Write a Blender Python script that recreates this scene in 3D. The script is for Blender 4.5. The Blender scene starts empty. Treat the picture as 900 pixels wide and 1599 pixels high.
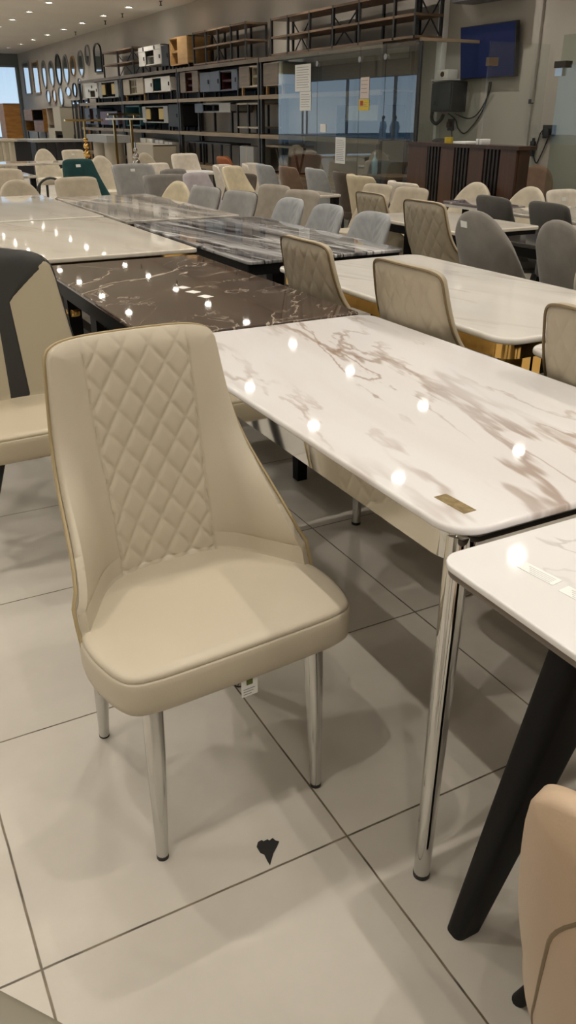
import bpy, bmesh, math, random
from mathutils import Vector, Matrix
PI = math.pi
COL = bpy.context.scene.collection
random.seed(7)
SC = bpy.context.scene

# ------------------------------------------------------------------ materials
MATS = {}
def mat(name, color=(.8, .8, .8), rough=.5, metal=0., bump=0., bscale=200., coat=0., spec=.5, var=0., vscale=8., sheen=0.):
    if name in MATS: return MATS[name]
    m = bpy.data.materials.new(name); m.use_nodes = True
    nt = m.node_tree; b = nt.nodes['Principled BSDF']
    b.inputs['Base Color'].default_value = (*color, 1)
    b.inputs['Roughness'].default_value = rough
    b.inputs['Metallic'].default_value = metal
    b.inputs['Coat Weight'].default_value = coat
    b.inputs['Coat Roughness'].default_value = .03
    b.inputs['Specular IOR Level'].default_value = spec
    if sheen:
        b.inputs['Sheen Weight'].default_value = sheen
        b.inputs['Sheen Roughness'].default_value = .4
    tc = nt.nodes.new('ShaderNodeTexCoord')
    if bump:
        n = nt.nodes.new('ShaderNodeTexNoise'); n.inputs['Scale'].default_value = bscale; n.inputs['Detail'].default_value = 3
        bp = nt.nodes.new('ShaderNodeBump'); bp.inputs['Strength'].default_value = bump; bp.inputs['Distance'].default_value = .002
        nt.links.new(tc.outputs['Object'], n.inputs['Vector'])
        nt.links.new(n.outputs['Fac'], bp.inputs['Height']); nt.links.new(bp.outputs['Normal'], b.inputs['Normal'])
    if var:
        n = nt.nodes.new('ShaderNodeTexNoise'); n.inputs['Scale'].default_value = vscale; n.inputs['Detail'].default_value = 4
        r = nt.nodes.new('ShaderNodeValToRGB')
        r.color_ramp.elements[0].position = .3; r.color_ramp.elements[1].position = .7
        r.color_ramp.elements[0].color = (*[c*(1-var) for c in color], 1)
        r.color_ramp.elements[1].color = (*[min(1, c*(1+var)) for c in color], 1)
        nt.links.new(tc.outputs['Object'], n.inputs['Vector']); nt.links.new(n.outputs['Fac'], r.inputs['Fac'])
        nt.links.new(r.outputs['Color'], b.inputs['Base Color'])
    MATS[name] = m
    return m

def emis(name, color, strength):
    if name in MATS: return MATS[name]
    m = bpy.data.materials.new(name); m.use_nodes = True
    b = m.node_tree.nodes['Principled BSDF']
    b.inputs['Base Color'].default_value = (.8, .8, .8, 1)
    b.inputs['Emission Color'].default_value = (*color, 1); b.inputs['Emission Strength'].default_value = strength
    MATS[name] = m; return m

def glass(name, tint, refl, rough=0.):
    """thin sheet glass: partly mirror, partly see-through"""
    if name in MATS: return MATS[name]
    m = bpy.data.materials.new(name); m.use_nodes = True
    nt = m.node_tree; nt.nodes.clear()
    out = nt.nodes.new('ShaderNodeOutputMaterial'); mx = nt.nodes.new('ShaderNodeMixShader')
    tr = nt.nodes.new('ShaderNodeBsdfTransparent'); tr.inputs['Color'].default_value = (*tint, 1)
    gl = nt.nodes.new('ShaderNodeBsdfGlossy'); gl.inputs['Roughness'].default_value = rough
    lw = nt.nodes.new('ShaderNodeFresnel'); lw.inputs['IOR'].default_value = 1.5
    ma = nt.nodes.new('ShaderNodeMath'); ma.operation = 'MULTIPLY_ADD'
    ma.inputs[1].default_value = 1.3; ma.inputs[2].default_value = refl; ma.use_clamp = True
    ge = nt.nodes.new('ShaderNodeNewGeometry'); fr = nt.nodes.new('ShaderNodeMath'); fr.operation = 'SUBTRACT'; fr.inputs[0].default_value = 1.
    mu = nt.nodes.new('ShaderNodeMath'); mu.operation = 'MULTIPLY'      # a sheet mirrors once, at the side it is met from
    nt.links.new(ge.outputs['Backfacing'], fr.inputs[1])
    nt.links.new(lw.outputs[0], ma.inputs[0]); nt.links.new(ma.outputs[0], mu.inputs[0]); nt.links.new(fr.outputs[0], mu.inputs[1]); nt.links.new(mu.outputs[0], mx.inputs['Fac'])
    nt.links.new(tr.outputs[0], mx.inputs[1]); nt.links.new(gl.outputs[0], mx.inputs[2]); nt.links.new(mx.outputs[0], out.inputs['Surface'])
    MATS[name] = m; return m

def marble(name, base, base2, vein, rot=0., scale=(1, 1, 1), width=.035, density=1.6, dist=1.4, rough=.04, streak=.5, vein2=None, w2=.02, dens2=4., off=(0, 0, 0), amount=1.):
    if name in MATS: return MATS[name]
    m = bpy.data.materials.new(name); m.use_nodes = True
    nt = m.node_tree; b = nt.nodes['Principled BSDF']; L = nt.links.new
    tc = nt.nodes.new('ShaderNodeTexCoord'); mp = nt.nodes.new('ShaderNodeMapping')
    rm = nt.nodes.new('ShaderNodeMapping'); rm.inputs['Rotation'].default_value = (0, 0, rot); rm.inputs['Location'].default_value = off
    mp.inputs['Scale'].default_value = scale
    L(tc.outputs['Object'], rm.inputs['Vector']); L(rm.outputs['Vector'], mp.inputs['Vector'])
    n1 = nt.nodes.new('ShaderNodeTexNoise'); n1.inputs['Scale'].default_value = density*1.3; n1.inputs['Detail'].default_value = 6; n1.inputs['Distortion'].default_value = .6
    L(mp.outputs['Vector'], n1.inputs['Vector'])
    r1 = nt.nodes.new('ShaderNodeMapRange'); r1.inputs['From Min'].default_value = .35; r1.inputs['From Max'].default_value = .68; r1.interpolation_type = 'SMOOTHSTEP'
    L(n1.outputs['Fac'], r1.inputs['Value'])
    c1 = nt.nodes.new('ShaderNodeMix'); c1.data_type = 'RGBA'
    c1.inputs['A'].default_value = (*base, 1); c1.inputs['B'].default_value = (*base2, 1)
    ms = nt.nodes.new('ShaderNodeMath'); ms.operation = 'MULTIPLY'; ms.inputs[1].default_value = streak
    L(r1.outputs['Result'], ms.inputs[0]); L(ms.outputs[0], c1.inputs['Factor'])
    cur = c1.outputs['Result']
    def veins(col, w, dens, seed, amt):
        nonlocal cur
        add = nt.nodes.new('ShaderNodeVectorMath'); add.operation = 'ADD'; add.inputs[1].default_value = (seed, seed*.7, seed*1.3)
        L(mp.outputs['Vector'], add.inputs[0])
        n = nt.nodes.new('ShaderNodeTexNoise'); n.inputs['Scale'].default_value = dens; n.inputs['Detail'].default_value = 5; n.inputs['Roughness'].default_value = .55; n.inputs['Distortion'].default_value = dist
        L(add.outputs[0], n.inputs['Vector'])
        s = nt.nodes.new('ShaderNodeMath'); s.operation = 'SUBTRACT'; s.inputs[1].default_value = .5
        a = nt.nodes.new('ShaderNodeMath'); a.operation = 'ABSOLUTE'
        L(n.outputs['Fac'], s.inputs[0]); L(s.outputs[0], a.inputs[0])
        r = nt.nodes.new('ShaderNodeMapRange'); r.inputs['From Min'].default_value = w; r.inputs['From Max'].default_value = 0; r.interpolation_type = 'SMOOTHERSTEP'
        L(a.outputs[0], r.inputs['Value'])
        pn = nt.nodes.new('ShaderNodeTexNoise'); pn.inputs['Scale'].default_value = dens*1.1; pn.inputs['Detail'].default_value = 3
        a2 = nt.nodes.new('ShaderNodeVectorMath'); a2.operation = 'ADD'; a2.inputs[1].default_value = (seed+9, 3, 1)
        L(mp.outputs['Vector'], a2.inputs[0]); L(a2.outputs[0], pn.inputs['Vector'])
        pr = nt.nodes.new('ShaderNodeMapRange'); pr.inputs['From Min'].default_value = .42; pr.inputs['From Max'].default_value = .62
        L(pn.outputs['Fac'], pr.inputs['Value'])
        mm = nt.nodes.new('ShaderNodeMath'); mm.operation = 'MULTIPLY'; L(r.outputs['Result'], mm.inputs[0]); L(pr.outputs['Result'], mm.inputs[1])
        m2 = nt.nodes.new('ShaderNodeMath'); m2.operation = 'MULTIPLY'; m2.inputs[1].default_value = amt; L(mm.outputs[0], m2.inputs[0])
        c = nt.nodes.new('ShaderNodeMix'); c.data_type = 'RGBA'; c.inputs['B'].default_value = (*col, 1)
        L(m2.outputs[0], c.inputs['Factor']); L(cur, c.inputs['A']); cur = c.outputs['Result']
    veins(vein, width, density, 3.1, amount)
    if vein2: veins(vein2, w2, dens2, 7.7, amount)
    L(cur, b.inputs['Base Color'])
    b.inputs['Roughness'].default_value = rough
    MATS[name] = m; return m

def wood(name, c1, c2, scale=(3, 40, 3), rough=.45):
    if name in MATS: return MATS[name]
    m = bpy.data.materials.new(name); m.use_nodes = True
    nt = m.node_tree; b = nt.nodes['Principled BSDF']; L = nt.links.new
    tc = nt.nodes.new('ShaderNodeTexCoord'); mp = nt.nodes.new('ShaderNodeMapping'); mp.inputs['Scale'].default_value = scale
    n = nt.nodes.new('ShaderNodeTexNoise'); n.inputs['Scale'].default_value = 1; n.inputs['Detail'].default_value = 6; n.inputs['Distortion'].default_value = .4
    r = nt.nodes.new('ShaderNodeValToRGB'); r.color_ramp.elements[0].position = .3; r.color_ramp.elements[1].position = .7
    r.color_ramp.elements[0].color = (*c1, 1); r.color_ramp.elements[1].color = (*c2, 1)
    L(tc.outputs['Object'], mp.inputs['Vector']); L(mp.outputs['Vector'], n.inputs['Vector']); L(n.outputs['Fac'], r.inputs['Fac']); L(r.outputs['Color'], b.inputs['Base Color'])
    b.inputs['Roughness'].default_value = rough
    MATS[name] = m; return m

def floor_mat():
    m = bpy.data.materials.new('porcelain_tiles'); m.use_nodes = True
    nt = m.node_tree; b = nt.nodes['Principled BSDF']; L = nt.links.new
    tc = nt.nodes.new('ShaderNodeTexCoord'); sp = nt.nodes.new('ShaderNodeSeparateXYZ'); L(tc.outputs['Object'], sp.inputs[0])
    wob = nt.nodes.new('ShaderNodeTexNoise'); wob.inputs['Scale'].default_value = 9; L(tc.outputs['Object'], wob.inputs['Vector'])
    masks, cells = [], []
    for ax, o in (('X', .058), ('Y', 1.052)):
        s = nt.nodes.new('ShaderNodeMath'); s.operation = 'SUBTRACT'; s.inputs[1].default_value = o - 644; L(sp.outputs[ax], s.inputs[0])
        w = nt.nodes.new('ShaderNodeMath'); w.operation = 'MULTIPLY_ADD'; w.inputs[1].default_value = .0026; L(wob.outputs['Fac'], w.inputs[0]); L(s.outputs[0], w.inputs[2])
        d = nt.nodes.new('ShaderNodeMath'); d.operation = 'DIVIDE'; d.inputs[1].default_value = .644; L(w.outputs[0], d.inputs[0])
        f = nt.nodes.new('ShaderNodeMath'); f.operation = 'FRACT'; L(d.outputs[0], f.inputs[0])
        fl = nt.nodes.new('ShaderNodeMath'); fl.operation = 'FLOOR'; L(d.outputs[0], fl.inputs[0]); cells.append(fl.outputs[0])
        h = nt.nodes.new('ShaderNodeMath'); h.operation = 'SUBTRACT'; h.inputs[1].default_value = .5; L(f.outputs[0], h.inputs[0])
        a = nt.nodes.new('ShaderNodeMath'); a.operation = 'ABSOLUTE'; L(h.outputs[0], a.inputs[0])
        g = nt.nodes.new('ShaderNodeMapRange'); g.inputs['From Min'].default_value = .4955; g.inputs['From Max'].default_value = .4978; L(a.outputs[0], g.inputs['Value'])
        masks.append(g.outputs['Result'])
    mx = nt.nodes.new('ShaderNodeMath'); mx.operation = 'MAXIMUM'; L(masks[0], mx.inputs[0]); L(masks[1], mx.inputs[1])
    cb = nt.nodes.new('ShaderNodeCombineXYZ'); L(cells[0], cb.inputs[0]); L(cells[1], cb.inputs[1])
    wn = nt.nodes.new('ShaderNodeTexWhiteNoise'); L(cb.outputs[0], wn.inputs['Vector'])
    n1 = nt.nodes.new('ShaderNodeTexNoise'); n1.inputs['Scale'].default_value = 2.6; n1.inputs['Detail'].default_value = 7; n1.inputs['Roughness'].default_value = .62
    L(tc.outputs['Object'], n1.inputs['Vector'])
    r = nt.nodes.new('ShaderNodeValToRGB'); r.color_ramp.elements[0].position = .3; r.color_ramp.elements[1].position = .72
    r.color_ramp.elements[0].color = (.475, .437, .375, 1); r.color_ramp.elements[1].color = (.565, .525, .455, 1)
    L(n1.outputs['Fac'], r.inputs['Fac'])
    hv = nt.nodes.new('ShaderNodeHueSaturation'); L(r.outputs['Color'], hv.inputs['Color'])
    vr = nt.nodes.new('ShaderNodeMapRange'); vr.inputs['To Min'].default_value = .95; vr.inputs['To Max'].default_value = 1.04; L(wn.outputs['Value'], vr.inputs['Value']); L(vr.outputs['Result'], hv.inputs['Value'])
    ng = nt.nodes.new('ShaderNodeTexNoise'); ng.inputs['Scale'].default_value = 14; ng.inputs['Detail'].default_value = 4; L(tc.outputs['Object'], ng.inputs['Vector'])
    rg = nt.nodes.new('ShaderNodeValToRGB'); rg.color_ramp.elements[0].position = .35; rg.color_ramp.elements[1].position = .65
    rg.color_ramp.elements[0].color = (.055, .043, .03, 1); rg.color_ramp.elements[1].color = (.2, .155, .1, 1)
    L(ng.outputs['Fac'], rg.inputs['Fac'])
    c = nt.nodes.new('ShaderNodeMix'); c.data_type = 'RGBA'; L(mx.outputs[0], c.inputs['Factor']); L(hv.outputs['Color'], c.inputs['A']); L(rg.outputs['Color'], c.inputs['B'])
    L(c.outputs['Result'], b.inputs['Base Color'])
    rr = nt.nodes.new('ShaderNodeMapRange'); rr.inputs['To Min'].default_value = .38; rr.inputs['To Max'].default_value = .52; L(n1.outputs['Fac'], rr.inputs['Value']); L(rr.outputs['Result'], b.inputs['Roughness'])
    bp = nt.nodes.new('ShaderNodeBump'); bp.inputs['Strength'].default_value = .6; bp.inputs['Distance'].default_value = .002; bp.invert = True
    L(mx.outputs[0], bp.inputs['Height']); L(bp.outputs['Normal'], b.inputs['Normal'])
    return m

# ------------------------------------------------------------------ mesh helpers
def box(bm, x0, x1, y0, y1, z0, z1, mi=0):
    v = [bm.verts.new(p) for p in ((x0,y0,z0),(x1,y0,z0),(x1,y1,z0),(x0,y1,z0),(x0,y0,z1),(x1,y0,z1),(x1,y1,z1),(x0,y1,z1))]
    for q in ((3,2,1,0),(4,5,6,7),(0,1,5,4),(1,2,6,5),(2,3,7,6),(3,0,4,7)):
        f = bm.faces.new([v[i] for i in q]); f.material_index = mi

def loft(bm, rings, cap0=True, cap1=True, closed=True, mi=0):
    vr = [[bm.verts.new(p) for p in r] for r in rings]
    n = len(vr[0])
    for a, b in zip(vr, vr[1:]):
        for i in range(n if closed else n-1):
            j = (i+1) % n
            f = bm.faces.new((a[i], a[j], b[j], b[i])); f.material_index = mi
    if cap0: bm.faces.new(list(reversed(vr[0]))).material_index = mi
    if cap1: bm.faces.new(vr[-1]).material_index = mi

def tube(bm, pts, r, seg=10, cap=True, mi=0):
    pts = [Vector(p) for p in pts]; n = len(pts)
    rs = r if isinstance(r, (list, tuple)) else [r]*n
    t0 = (pts[1]-pts[0]).normalized()
    ref = Vector((0,0,1)) if abs(t0.z) < .9 else Vector((1,0,0))
    s = t0.cross(ref).normalized()
    rings = []
    for i, p in enumerate(pts):
        t = (pts[min(i+1,n-1)]-pts[max(i-1,0)]).normalized()
        s = (s - t*s.dot(t)).normalized(); w = t.cross(s)
        rings.append([p + (s*math.cos(2*PI*k/seg) + w*math.sin(2*PI*k/seg))*rs[i] for k in range(seg)])
    loft(bm, rings, cap, cap, True, mi)

def lathe(bm, prof, c=(0,0,0), seg=20, axis='z'):
    rings = []
    for r, z in prof:
        ring = []
        for k in range(seg):
            a = 2*PI*k/seg; p = (r*math.cos(a), r*math.sin(a), z)
            if axis == 'x': p = (p[2], p[0], p[1])
            ring.append((p[0]+c[0], p[1]+c[1], p[2]+c[2]))
        rings.append(ring)
    loft(bm, rings)

def bar(bm, a, b, w, h=None):
    """square bar between two points"""
    a, b = Vector(a), Vector(b); t = (b-a).normalized(); h = h or w
    ref = Vector((0,0,1)) if abs(t.z) < .95 else Vector((0,1,0))
    s = t.cross(ref).normalized()*w/2; u = s.cross(t).normalized()*h/2
    loft(bm, [[p+s+u, p-s+u, p-s-u, p+s-u] for p in (a, b)])

def rrect(w, d, r, seg=7):
    pts = []
    for cx, cy, a0 in ((w/2-r, d/2-r, 0), (-w/2+r, d/2-r, PI/2), (-w/2+r, -d/2+r, PI), (w/2-r, -d/2+r, 1.5*PI)):
        for k in range(seg+1):
            a = a0 + PI/2*k/seg; pts.append((cx+r*math.cos(a), cy+r*math.sin(a)))
    return pts

def inset(pts, d):
    n = len(pts); out = []
    for i in range(n):
        p0, p1, p2 = Vector(pts[i-1]), Vector(pts[i]), Vector(pts[(i+1) % n])
        t = (p2-p0).normalized(); nrm = Vector((-t.y, t.x)); out.append(tuple(p1 + nrm*d))
    return out

def slab(bm, pts, z0, z1, r=.004, seg=3):
    rings = []
    for k in range(seg+1):
        a = PI/2*k/seg; q = inset(pts, r*(1-math.sin(a))); rings.append([(x, y, z0+r*(1-math.cos(a))) for x, y in q])
    for k in range(seg+1):
        a = PI/2*k/seg; q = inset(pts, r*(1-math.cos(a))); rings.append([(x, y, z1-r+r*math.sin(a)) for x, y in q])
    rings.append([(x, y, z1) for x, y in inset(pts, r+.002)])
    rings.append([(x, y, z1) for x, y in inset(pts, r+.006)])
    loft(bm, rings)

def obj(name, bm, m, parent=None, bevel=0., angle=40, loc=None):
    if bevel: bmesh.ops.bevel(bm, geom=list(bm.edges), offset=bevel, segments=2, profile=.5, affect='EDGES')
    bmesh.ops.recalc_face_normals(bm, faces=bm.faces)
    me = bpy.data.meshes.new(name); bm.to_mesh(me); bm.free()
    for x in (m if isinstance(m, (list, tuple)) else [m]): me.materials.append(x)
    me.polygons.foreach_set('use_smooth', [True]*len(me.polygons)); me.set_sharp_from_angle(angle=math.radians(angle)); me.update()
    o = bpy.data.objects.new(name, me); COL.objects.link(o)
    if parent is not None: o.parent = parent
    if loc is not None: o.location = loc
    return o

def tag(o, label, cat, group=None):
    o['label'] = label; o['category'] = cat
    if group: o['group'] = group
    return o

def thing(name, label, cat, loc=(0,0,0), rz=0., group=None):
    o = bpy.data.objects.new(name, None); COL.objects.link(o); o.empty_display_size = .1
    o.location = loc; o.rotation_euler = (0, 0, rz)
    return tag(o, label, cat, group)

def dup(root, loc, rz=0., label=None, group=None, scale=None):
    r = root.copy(); COL.objects.link(r); r.location = loc; r.rotation_euler = (0, 0, rz)
    if label: r['label'] = label
    if group: r['group'] = group
    if scale: r.scale = scale
    for ch in list(root.children):
        if ch.name.startswith('price_tag'): continue
        c = ch.copy(); COL.objects.link(c); c.parent = r
        for g in list(ch.children):
            d = g.copy(); COL.objects.link(d); d.parent = c
    return r

def struct(name, bm, m, parent=None, bevel=0.):
    o = obj(name, bm, m, parent, bevel)
    if parent is None: o['kind'] = 'structure'
    return o

B = bmesh.new
def one_box(*a):
    bm = B(); box(bm, *a); return bm

# ------------------------------------------------------------------ palette
leather = mat('cream_leather', (.51, .45, .345), .42, bump=.12, bscale=420, var=.03, vscale=5)
leather2 = mat('tan_leather', (.42, .36, .26), .5, bump=.12, bscale=420)
piping_m = mat('ochre_piping', (.36, .28, .15), .5)
chrome = mat('chrome', (.60, .595, .58), .05, 1.)
steel = mat('scuffed_steel', (.58, .575, .56), .16, 1.)
black_rub = mat('black_rubber', (.012, .012, .012), .5)
blackmetal = mat('black_metal', (.018, .017, .017), .45)
blackwood = mat('black_lacquer', (.004, .004, .0045), .55, spec=.16)
gold = mat('polished_gold', (.75, .48, .16), .12, 1.)
white_paper = mat('white_paper', (.78, .78, .75), .7)
dark_leather = mat('charcoal_leather', (.028, .027, .026), .48, bump=.1, bscale=400)

# ------------------------------------------------------------------ chairs
def lerp_table(t, x):
    def lin(x):
        if x <= t[0][0]: return t[0][1]
        for (a, p), (b, q) in zip(t, t[1:]):
            if x <= b: return p+(q-p)*(x-a)/(b-a)
        return t[-1][1]
    return sum(lin(x+d)*w for d, w in ((-.05, 1), (-.03, 2), (-.015, 3), (0, 4), (.015, 3), (.03, 2), (.05, 1)))/16

class Shell:
    def __init__(s, z0=.37, z1=.975, hwt=.186, hwb=.245, zt=.95, zb=.52, n=5., hc=.065, yb=.165, k=.2, T=.036, wing=None, pw=2.6, crown=.018, hwe=.85):
        s.__dict__.update(locals()); s.wing = wing or [(.44, .175), (.48, .155), (.52, .13), (.58, .1), (.63, .07), (.70, .042), (.76, .024), (.82, .008), (.9, 0)]
    def hw(s, z):
        t = min(1, max(0, (z-s.zb)/(s.zt-s.zb))); return s.hwb + (s.hwt-s.hwb)*(t**s.hwe)
    def ztop(s, u):
        a = min(1., abs(u)); return s.z1 - s.hc*(1-(max(0, 1-a**s.n))**(1/s.n))
    def P(s, u, v):
        return s.Q(u, s.z0 + (s.ztop(u)-s.z0)*v)
    def Q(s, u, z):
        x = s.hw(z)*u
        y = s.yb + s.k*(z-.48) - lerp_table(s.wing, z)*abs(u)**s.pw - s.crown*u*u
        if z < .48: y -= (.48-z)*.35
        return Vector((x, y, z))
    def N(s, u, v):
        e = .004
        z = s.z0 + (s.ztop(u)-s.z0)*v
        a = s.Q(min(1, u+e), z)-s.Q(max(-1, u-e), z); b = s.Q(u, z+e)-s.Q(u, z-e)
        n = a.cross(b)
        n = n.normalized() if n.length > 1e-9 else Vector((0, -1, 0))
        return n       # towards the sitter
    def build(s, nu=40, nv=48, front=None, rear=None):
        bm = B()
        us = [math.sin(PI/2*(-1+2*i/nu))*.55 + (-1+2*i/nu)*.45 for i in range(nu+1)]
        vs = [1-(1-j/nv)**1.15 for j in range(nv+1)]
        F, R = [], []
        for v in vs:
            fr, rr = [], []
            for u in us:
                p, n = s.P(u, v), s.N(u, v)
                d = min((1-abs(u))*s.hw(p.z), (1-v)*(s.z1-s.z0)*.9, v*.6)
                q = max(0, 1-d/s.T); th = s.T/2*(1-.62*q*q)
                f = front(p.x, p.z, u) if front else 0
                g = rear(p.x, p.z, u) if rear else 0
                fr.append(bm.verts.new(p+n*(th+f*(1-q)))); rr.append(bm.verts.new(p-n*(th+g*(1-q))))
            F.append(fr); R.append(rr)
        for j in range(nv):
            for i in range(nu):
                bm.faces.new((F[j][i], F[j][i+1], F[j+1][i+1], F[j+1][i]))
                bm.faces.new((R[j][i+1], R[j][i], R[j+1][i], R[j+1][i+1]))
            for i in (0, nu):
                bm.faces.new((F[j][i], F[j+1][i], R[j+1][i], R[j][i]))
        for j in (0, nv):
            for i in range(nu):
                bm.faces.new((F[j][i], F[j][i+1], R[j][i+1], R[j][i]))
        return bm
    def edge(s, off=.014, r=.0042):
        pts = [s.P(-1, k/18)-s.N(-1, k/18)*off for k in range(1, 18)]
        for k in range(41):
            u = math.sin(PI/2*(-1+2*k/40)); pts.append(s.P(u, 1)-s.N(u, .98)*off)
        pts += [s.P(1, k/18)-s.N(1, k/18)*off for k in range(17, 0, -1)]
        bm = B(); tube(bm, pts, r, 6); return bm
    def patch(s, half, zlo, zhi, lift=.003, nz=30, nx=12):
        """raised panel lying on the sitter's side of the shell"""
        bm = B(); rows = []
        for j in range(nz+1):
            row = []
            for i in range(nx+1):
                t = -1+2*i/nx; z = zlo+(zhi-zlo)*j/nz
                u = max(-.97, min(.97, half(z)*t/s.hw(z)))
                v = min(1, (z-s.z0)/(s.ztop(u)-s.z0))
                p, n = s.P(u, v), s.N(u, v)
                d = min((1-abs(u))*s.hw(p.z), (1-v)*(s.z1-s.z0)*.9)
                q = max(0, 1-d/s.T); th = s.T/2*(1-.62*q*q)
                e = 0 if (i in (0, nx) or j == 0) else lift
                row.append(bm.verts.new(p+n*(th+e+(-.001 if e == 0 else 0))))
            rows.append(row)
        for a, b in zip(rows, rows[1:]):
            for i in range(nx): bm.faces.new((a[i], a[i+1], b[i+1], b[i]))
        return bm

def diamond(w, h, amp, panel=None, zmax=9, z_off=0.):
    gm = 1/math.sqrt(1/w**2+1/h**2)
    def f(x, z, u):
        z = z+z_off
        g = 0
        if panel is not None:
            dx = abs(x)-panel
            g = -.0035*math.exp(-(dx/.0035)**2)
            if dx > 0: return g
        a, b = x/w+z/h, x/w-z/h
        ca, cb = abs(math.sin(PI*a)), abs(math.sin(PI*b))
        dm = min(abs(a-round(a)), abs(b-round(b)))*gm
        return amp*(.5*(1-math.exp(-(dm/.0045)**2)) + .5*min(1, (ca*cb*1.6))**.7) + g - amp*.3
    return f

def chevron(p, slope, amp):
    def f(x, z, u):
        a = (z + abs(x)*slope*-1)/p
        return amp*(abs(math.sin(PI*a))**.5) if abs(x) > .004 else -amp*.2
    return f

def vertical(w, amp):
    return lambda x, z, u: amp*(abs(math.sin(PI*x/w))**.5)

SEAT = [(0,-.240),(.10,-.239),(.18,-.236),(.222,-.222),(.242,-.185),(.254,-.11),(.251,-.04),(.228,.03),(.2,.085),(.165,.13),(.11,.162),(.05,.176),(0,.18)]
def smooth_outline(half, sx=1., sy=1., per=5):
    full = half + [(-x, y) for x, y in reversed(half[1:-1])]
    n = len(full); out = []
    for i in range(n):
        p0, p1, p2, p3 = (Vector(full[(i+k-1) % n]) for k in range(4))
        for k in range(per):
            t = k/per
            q = .5*((2*p1)+(p2-p0)*t+(2*p0-5*p1+4*p2-p3)*t*t+(3*p1-p0-3*p2+p3)*t*t*t)
            out.append((q.x*sx, q.y*sy))
    return out
def seat_mesh(sx=1., sy=1., z0=.385, z1=.478, dome=.006, half=None):
    o = smooth_outline(half or SEAT, sx, sy); bm = B()
    prof = [(.03, z0), (.012, z0+.002), (.003, z0+.012), (0, z0+.03), (0, z1-.028), (.0015, z1-.017), (.003, z1-.0145), (.006, z1-.0138), (.0045, z1-.0095), (.0075, z1-.004), (.014, z1-.0005), (.03, z1+.0015), (.04, z1+.002)]
    rings = [[(x, y, z) for x, y in inset(o, d)] for d, z in prof]
    base = inset(o, .04)
    for s in (.75, .5, .25):
        rings.append([(x*s, y*s-.02*(1-s), z1+.002+dome*(1-s*s)) for x, y in base])
    loft(bm, rings); return bm

def leg_mesh(top, foot, r0=.0205, r1=.0125, pad=True):
    bm = B(); t, f = Vector(top), Vector(foot)
    f2 = f + (t-f)*(.008/(t.z-f.z)) if pad else f
    tube(bm, [t, t+(f2-t)*.3, f2+(t-f2)*.1, f2], [r0, r0*.95+r1*.05, r1*1.06, r1], 14); return bm

def make_chair(name, label, cat, sh, back_m, seat_m, leg_m, front=None, rear=None, nu=40, nv=48, pipe=None, seat=(1., 1.), pads=False, seat_kw=None, feet=(.2, .205), r=(.0205, .0125), legs=True, fshift=0.):
    t = thing(name, label, cat)
    obj('backrest', sh.build(nu, nv, front, rear), back_m, t, angle=70)
    if pipe: obj('piping', sh.edge(), pipe, t)
    obj('seat', seat_mesh(*seat, **(seat_kw or {})), seat_m, t, angle=60)
    if legs:
        for sx in (-1, 1):
            for y0, y1 in ((-.172, -feet[1]), (.125, feet[1]+.005)):
                fx = sx*feet[0] + (-fshift if y0 < 0 else fshift)
                l = obj('leg', leg_mesh((sx*.17*seat[0], y0*seat[1], .39), (fx, y1, 0), *r, pads), leg_m, t)
                if pads:
                    bm = B(); lathe(bm, [(r[1]*.6, 0), (r[1]*1.02, .001), (r[1]*1.02, .009), (r[1]*.6, .0095)], (fx, y1, 0), 14)
                    obj('foot_pad', bm, black_rub, l)
    return t

QUART = PI/2
quilt = diamond(.061, .082, .0042, .118)
quilt_rear = diamond(.085, .125, .003)
hero_shell = Shell(hwb=.256, hwe=.62, pw=3.6, T=.042, wing=[(.40, .185), (.50, .182), (.54, .172), (.58, .152), (.62, .122), (.66, .086), (.70, .052), (.745, .022), (.80, .006), (.88, 0)])
hero = make_chair('dining_chair', 'cream leather chair with diamond quilted back and chrome legs, standing free on open tiles', 'chair',
                  hero_shell, leather, leather, steel, quilt, quilt_rear, 170, 190, piping_m, seat=(1.085, 1.), pads=True, feet=(.19, .205), fshift=.014)
hero.location = (.524, 1.402, 0); hero.rotation_euler = (0, 0, math.radians(4))
bm = B(); box(bm, -.018, .018, -.2245, -.223, .345, .39)
ct = obj('care_tag', bm, white_paper, hero); ct['label'] = 'white care tag hanging under the seat front'
bm = B(); box(bm, -.007, .007, -.2252, -.2246, .372, .386); obj('tag_emblem', bm, mat('olive_print', (.1, .12, .02), .6), ct)
bm = B()
for k in range(3): box(bm, -.014, .012-.004*k, -.2252, -.2246, .362-.006*k, .3635-.006*k)
obj('tag_print', bm, mat('grey_print', (.3, .3, .3), .6), ct)

# the same quilted model, lower mesh density, behind the tables
q_proto = make_chair('dining_chair', 'quilted cream chair', 'chair', hero_shell, leather2, leather2, steel, quilt, diamond(.075, .12, .006), 64, 72, mat('brown_piping', (.17, .115, .05), .5))
QG = 'quilted cream chairs seen from behind'
def put(proto, first, xy, deg, label, group=None, s=1.):
    r = math.radians(deg); sc = s if isinstance(s, tuple) else (s, s, s)
    if first:
        proto.location = (xy[0], xy[1], 0); proto.rotation_euler = (0, 0, r); proto['label'] = label; proto.scale = sc
        if group: proto['group'] = group
        return proto
    return dup(proto, (xy[0], xy[1], 0), r, label, group, sc)
put(q_proto, 1, (1.845, 2.87), 90, 'quilted cream chair back rising behind the far right end of the brown marble table', QG, (1, 1, .98))
put(q_proto, 0, (1.853, 2.20), 90, 'quilted cream chair back just behind the far corner of the white chrome-framed table', QG, (1, 1, .98))
put(q_proto, 0, (1.845, 1.38), 90, 'quilted cream chair back cut by the picture edge, behind the white chrome-framed table', QG, (1, 1, .98))
put(q_proto, 0, (3.2, 3.93), 90, 'tall quilted tan chair back beside the chevron stitched grey chairs', QG, (1, 1, .98))
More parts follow.
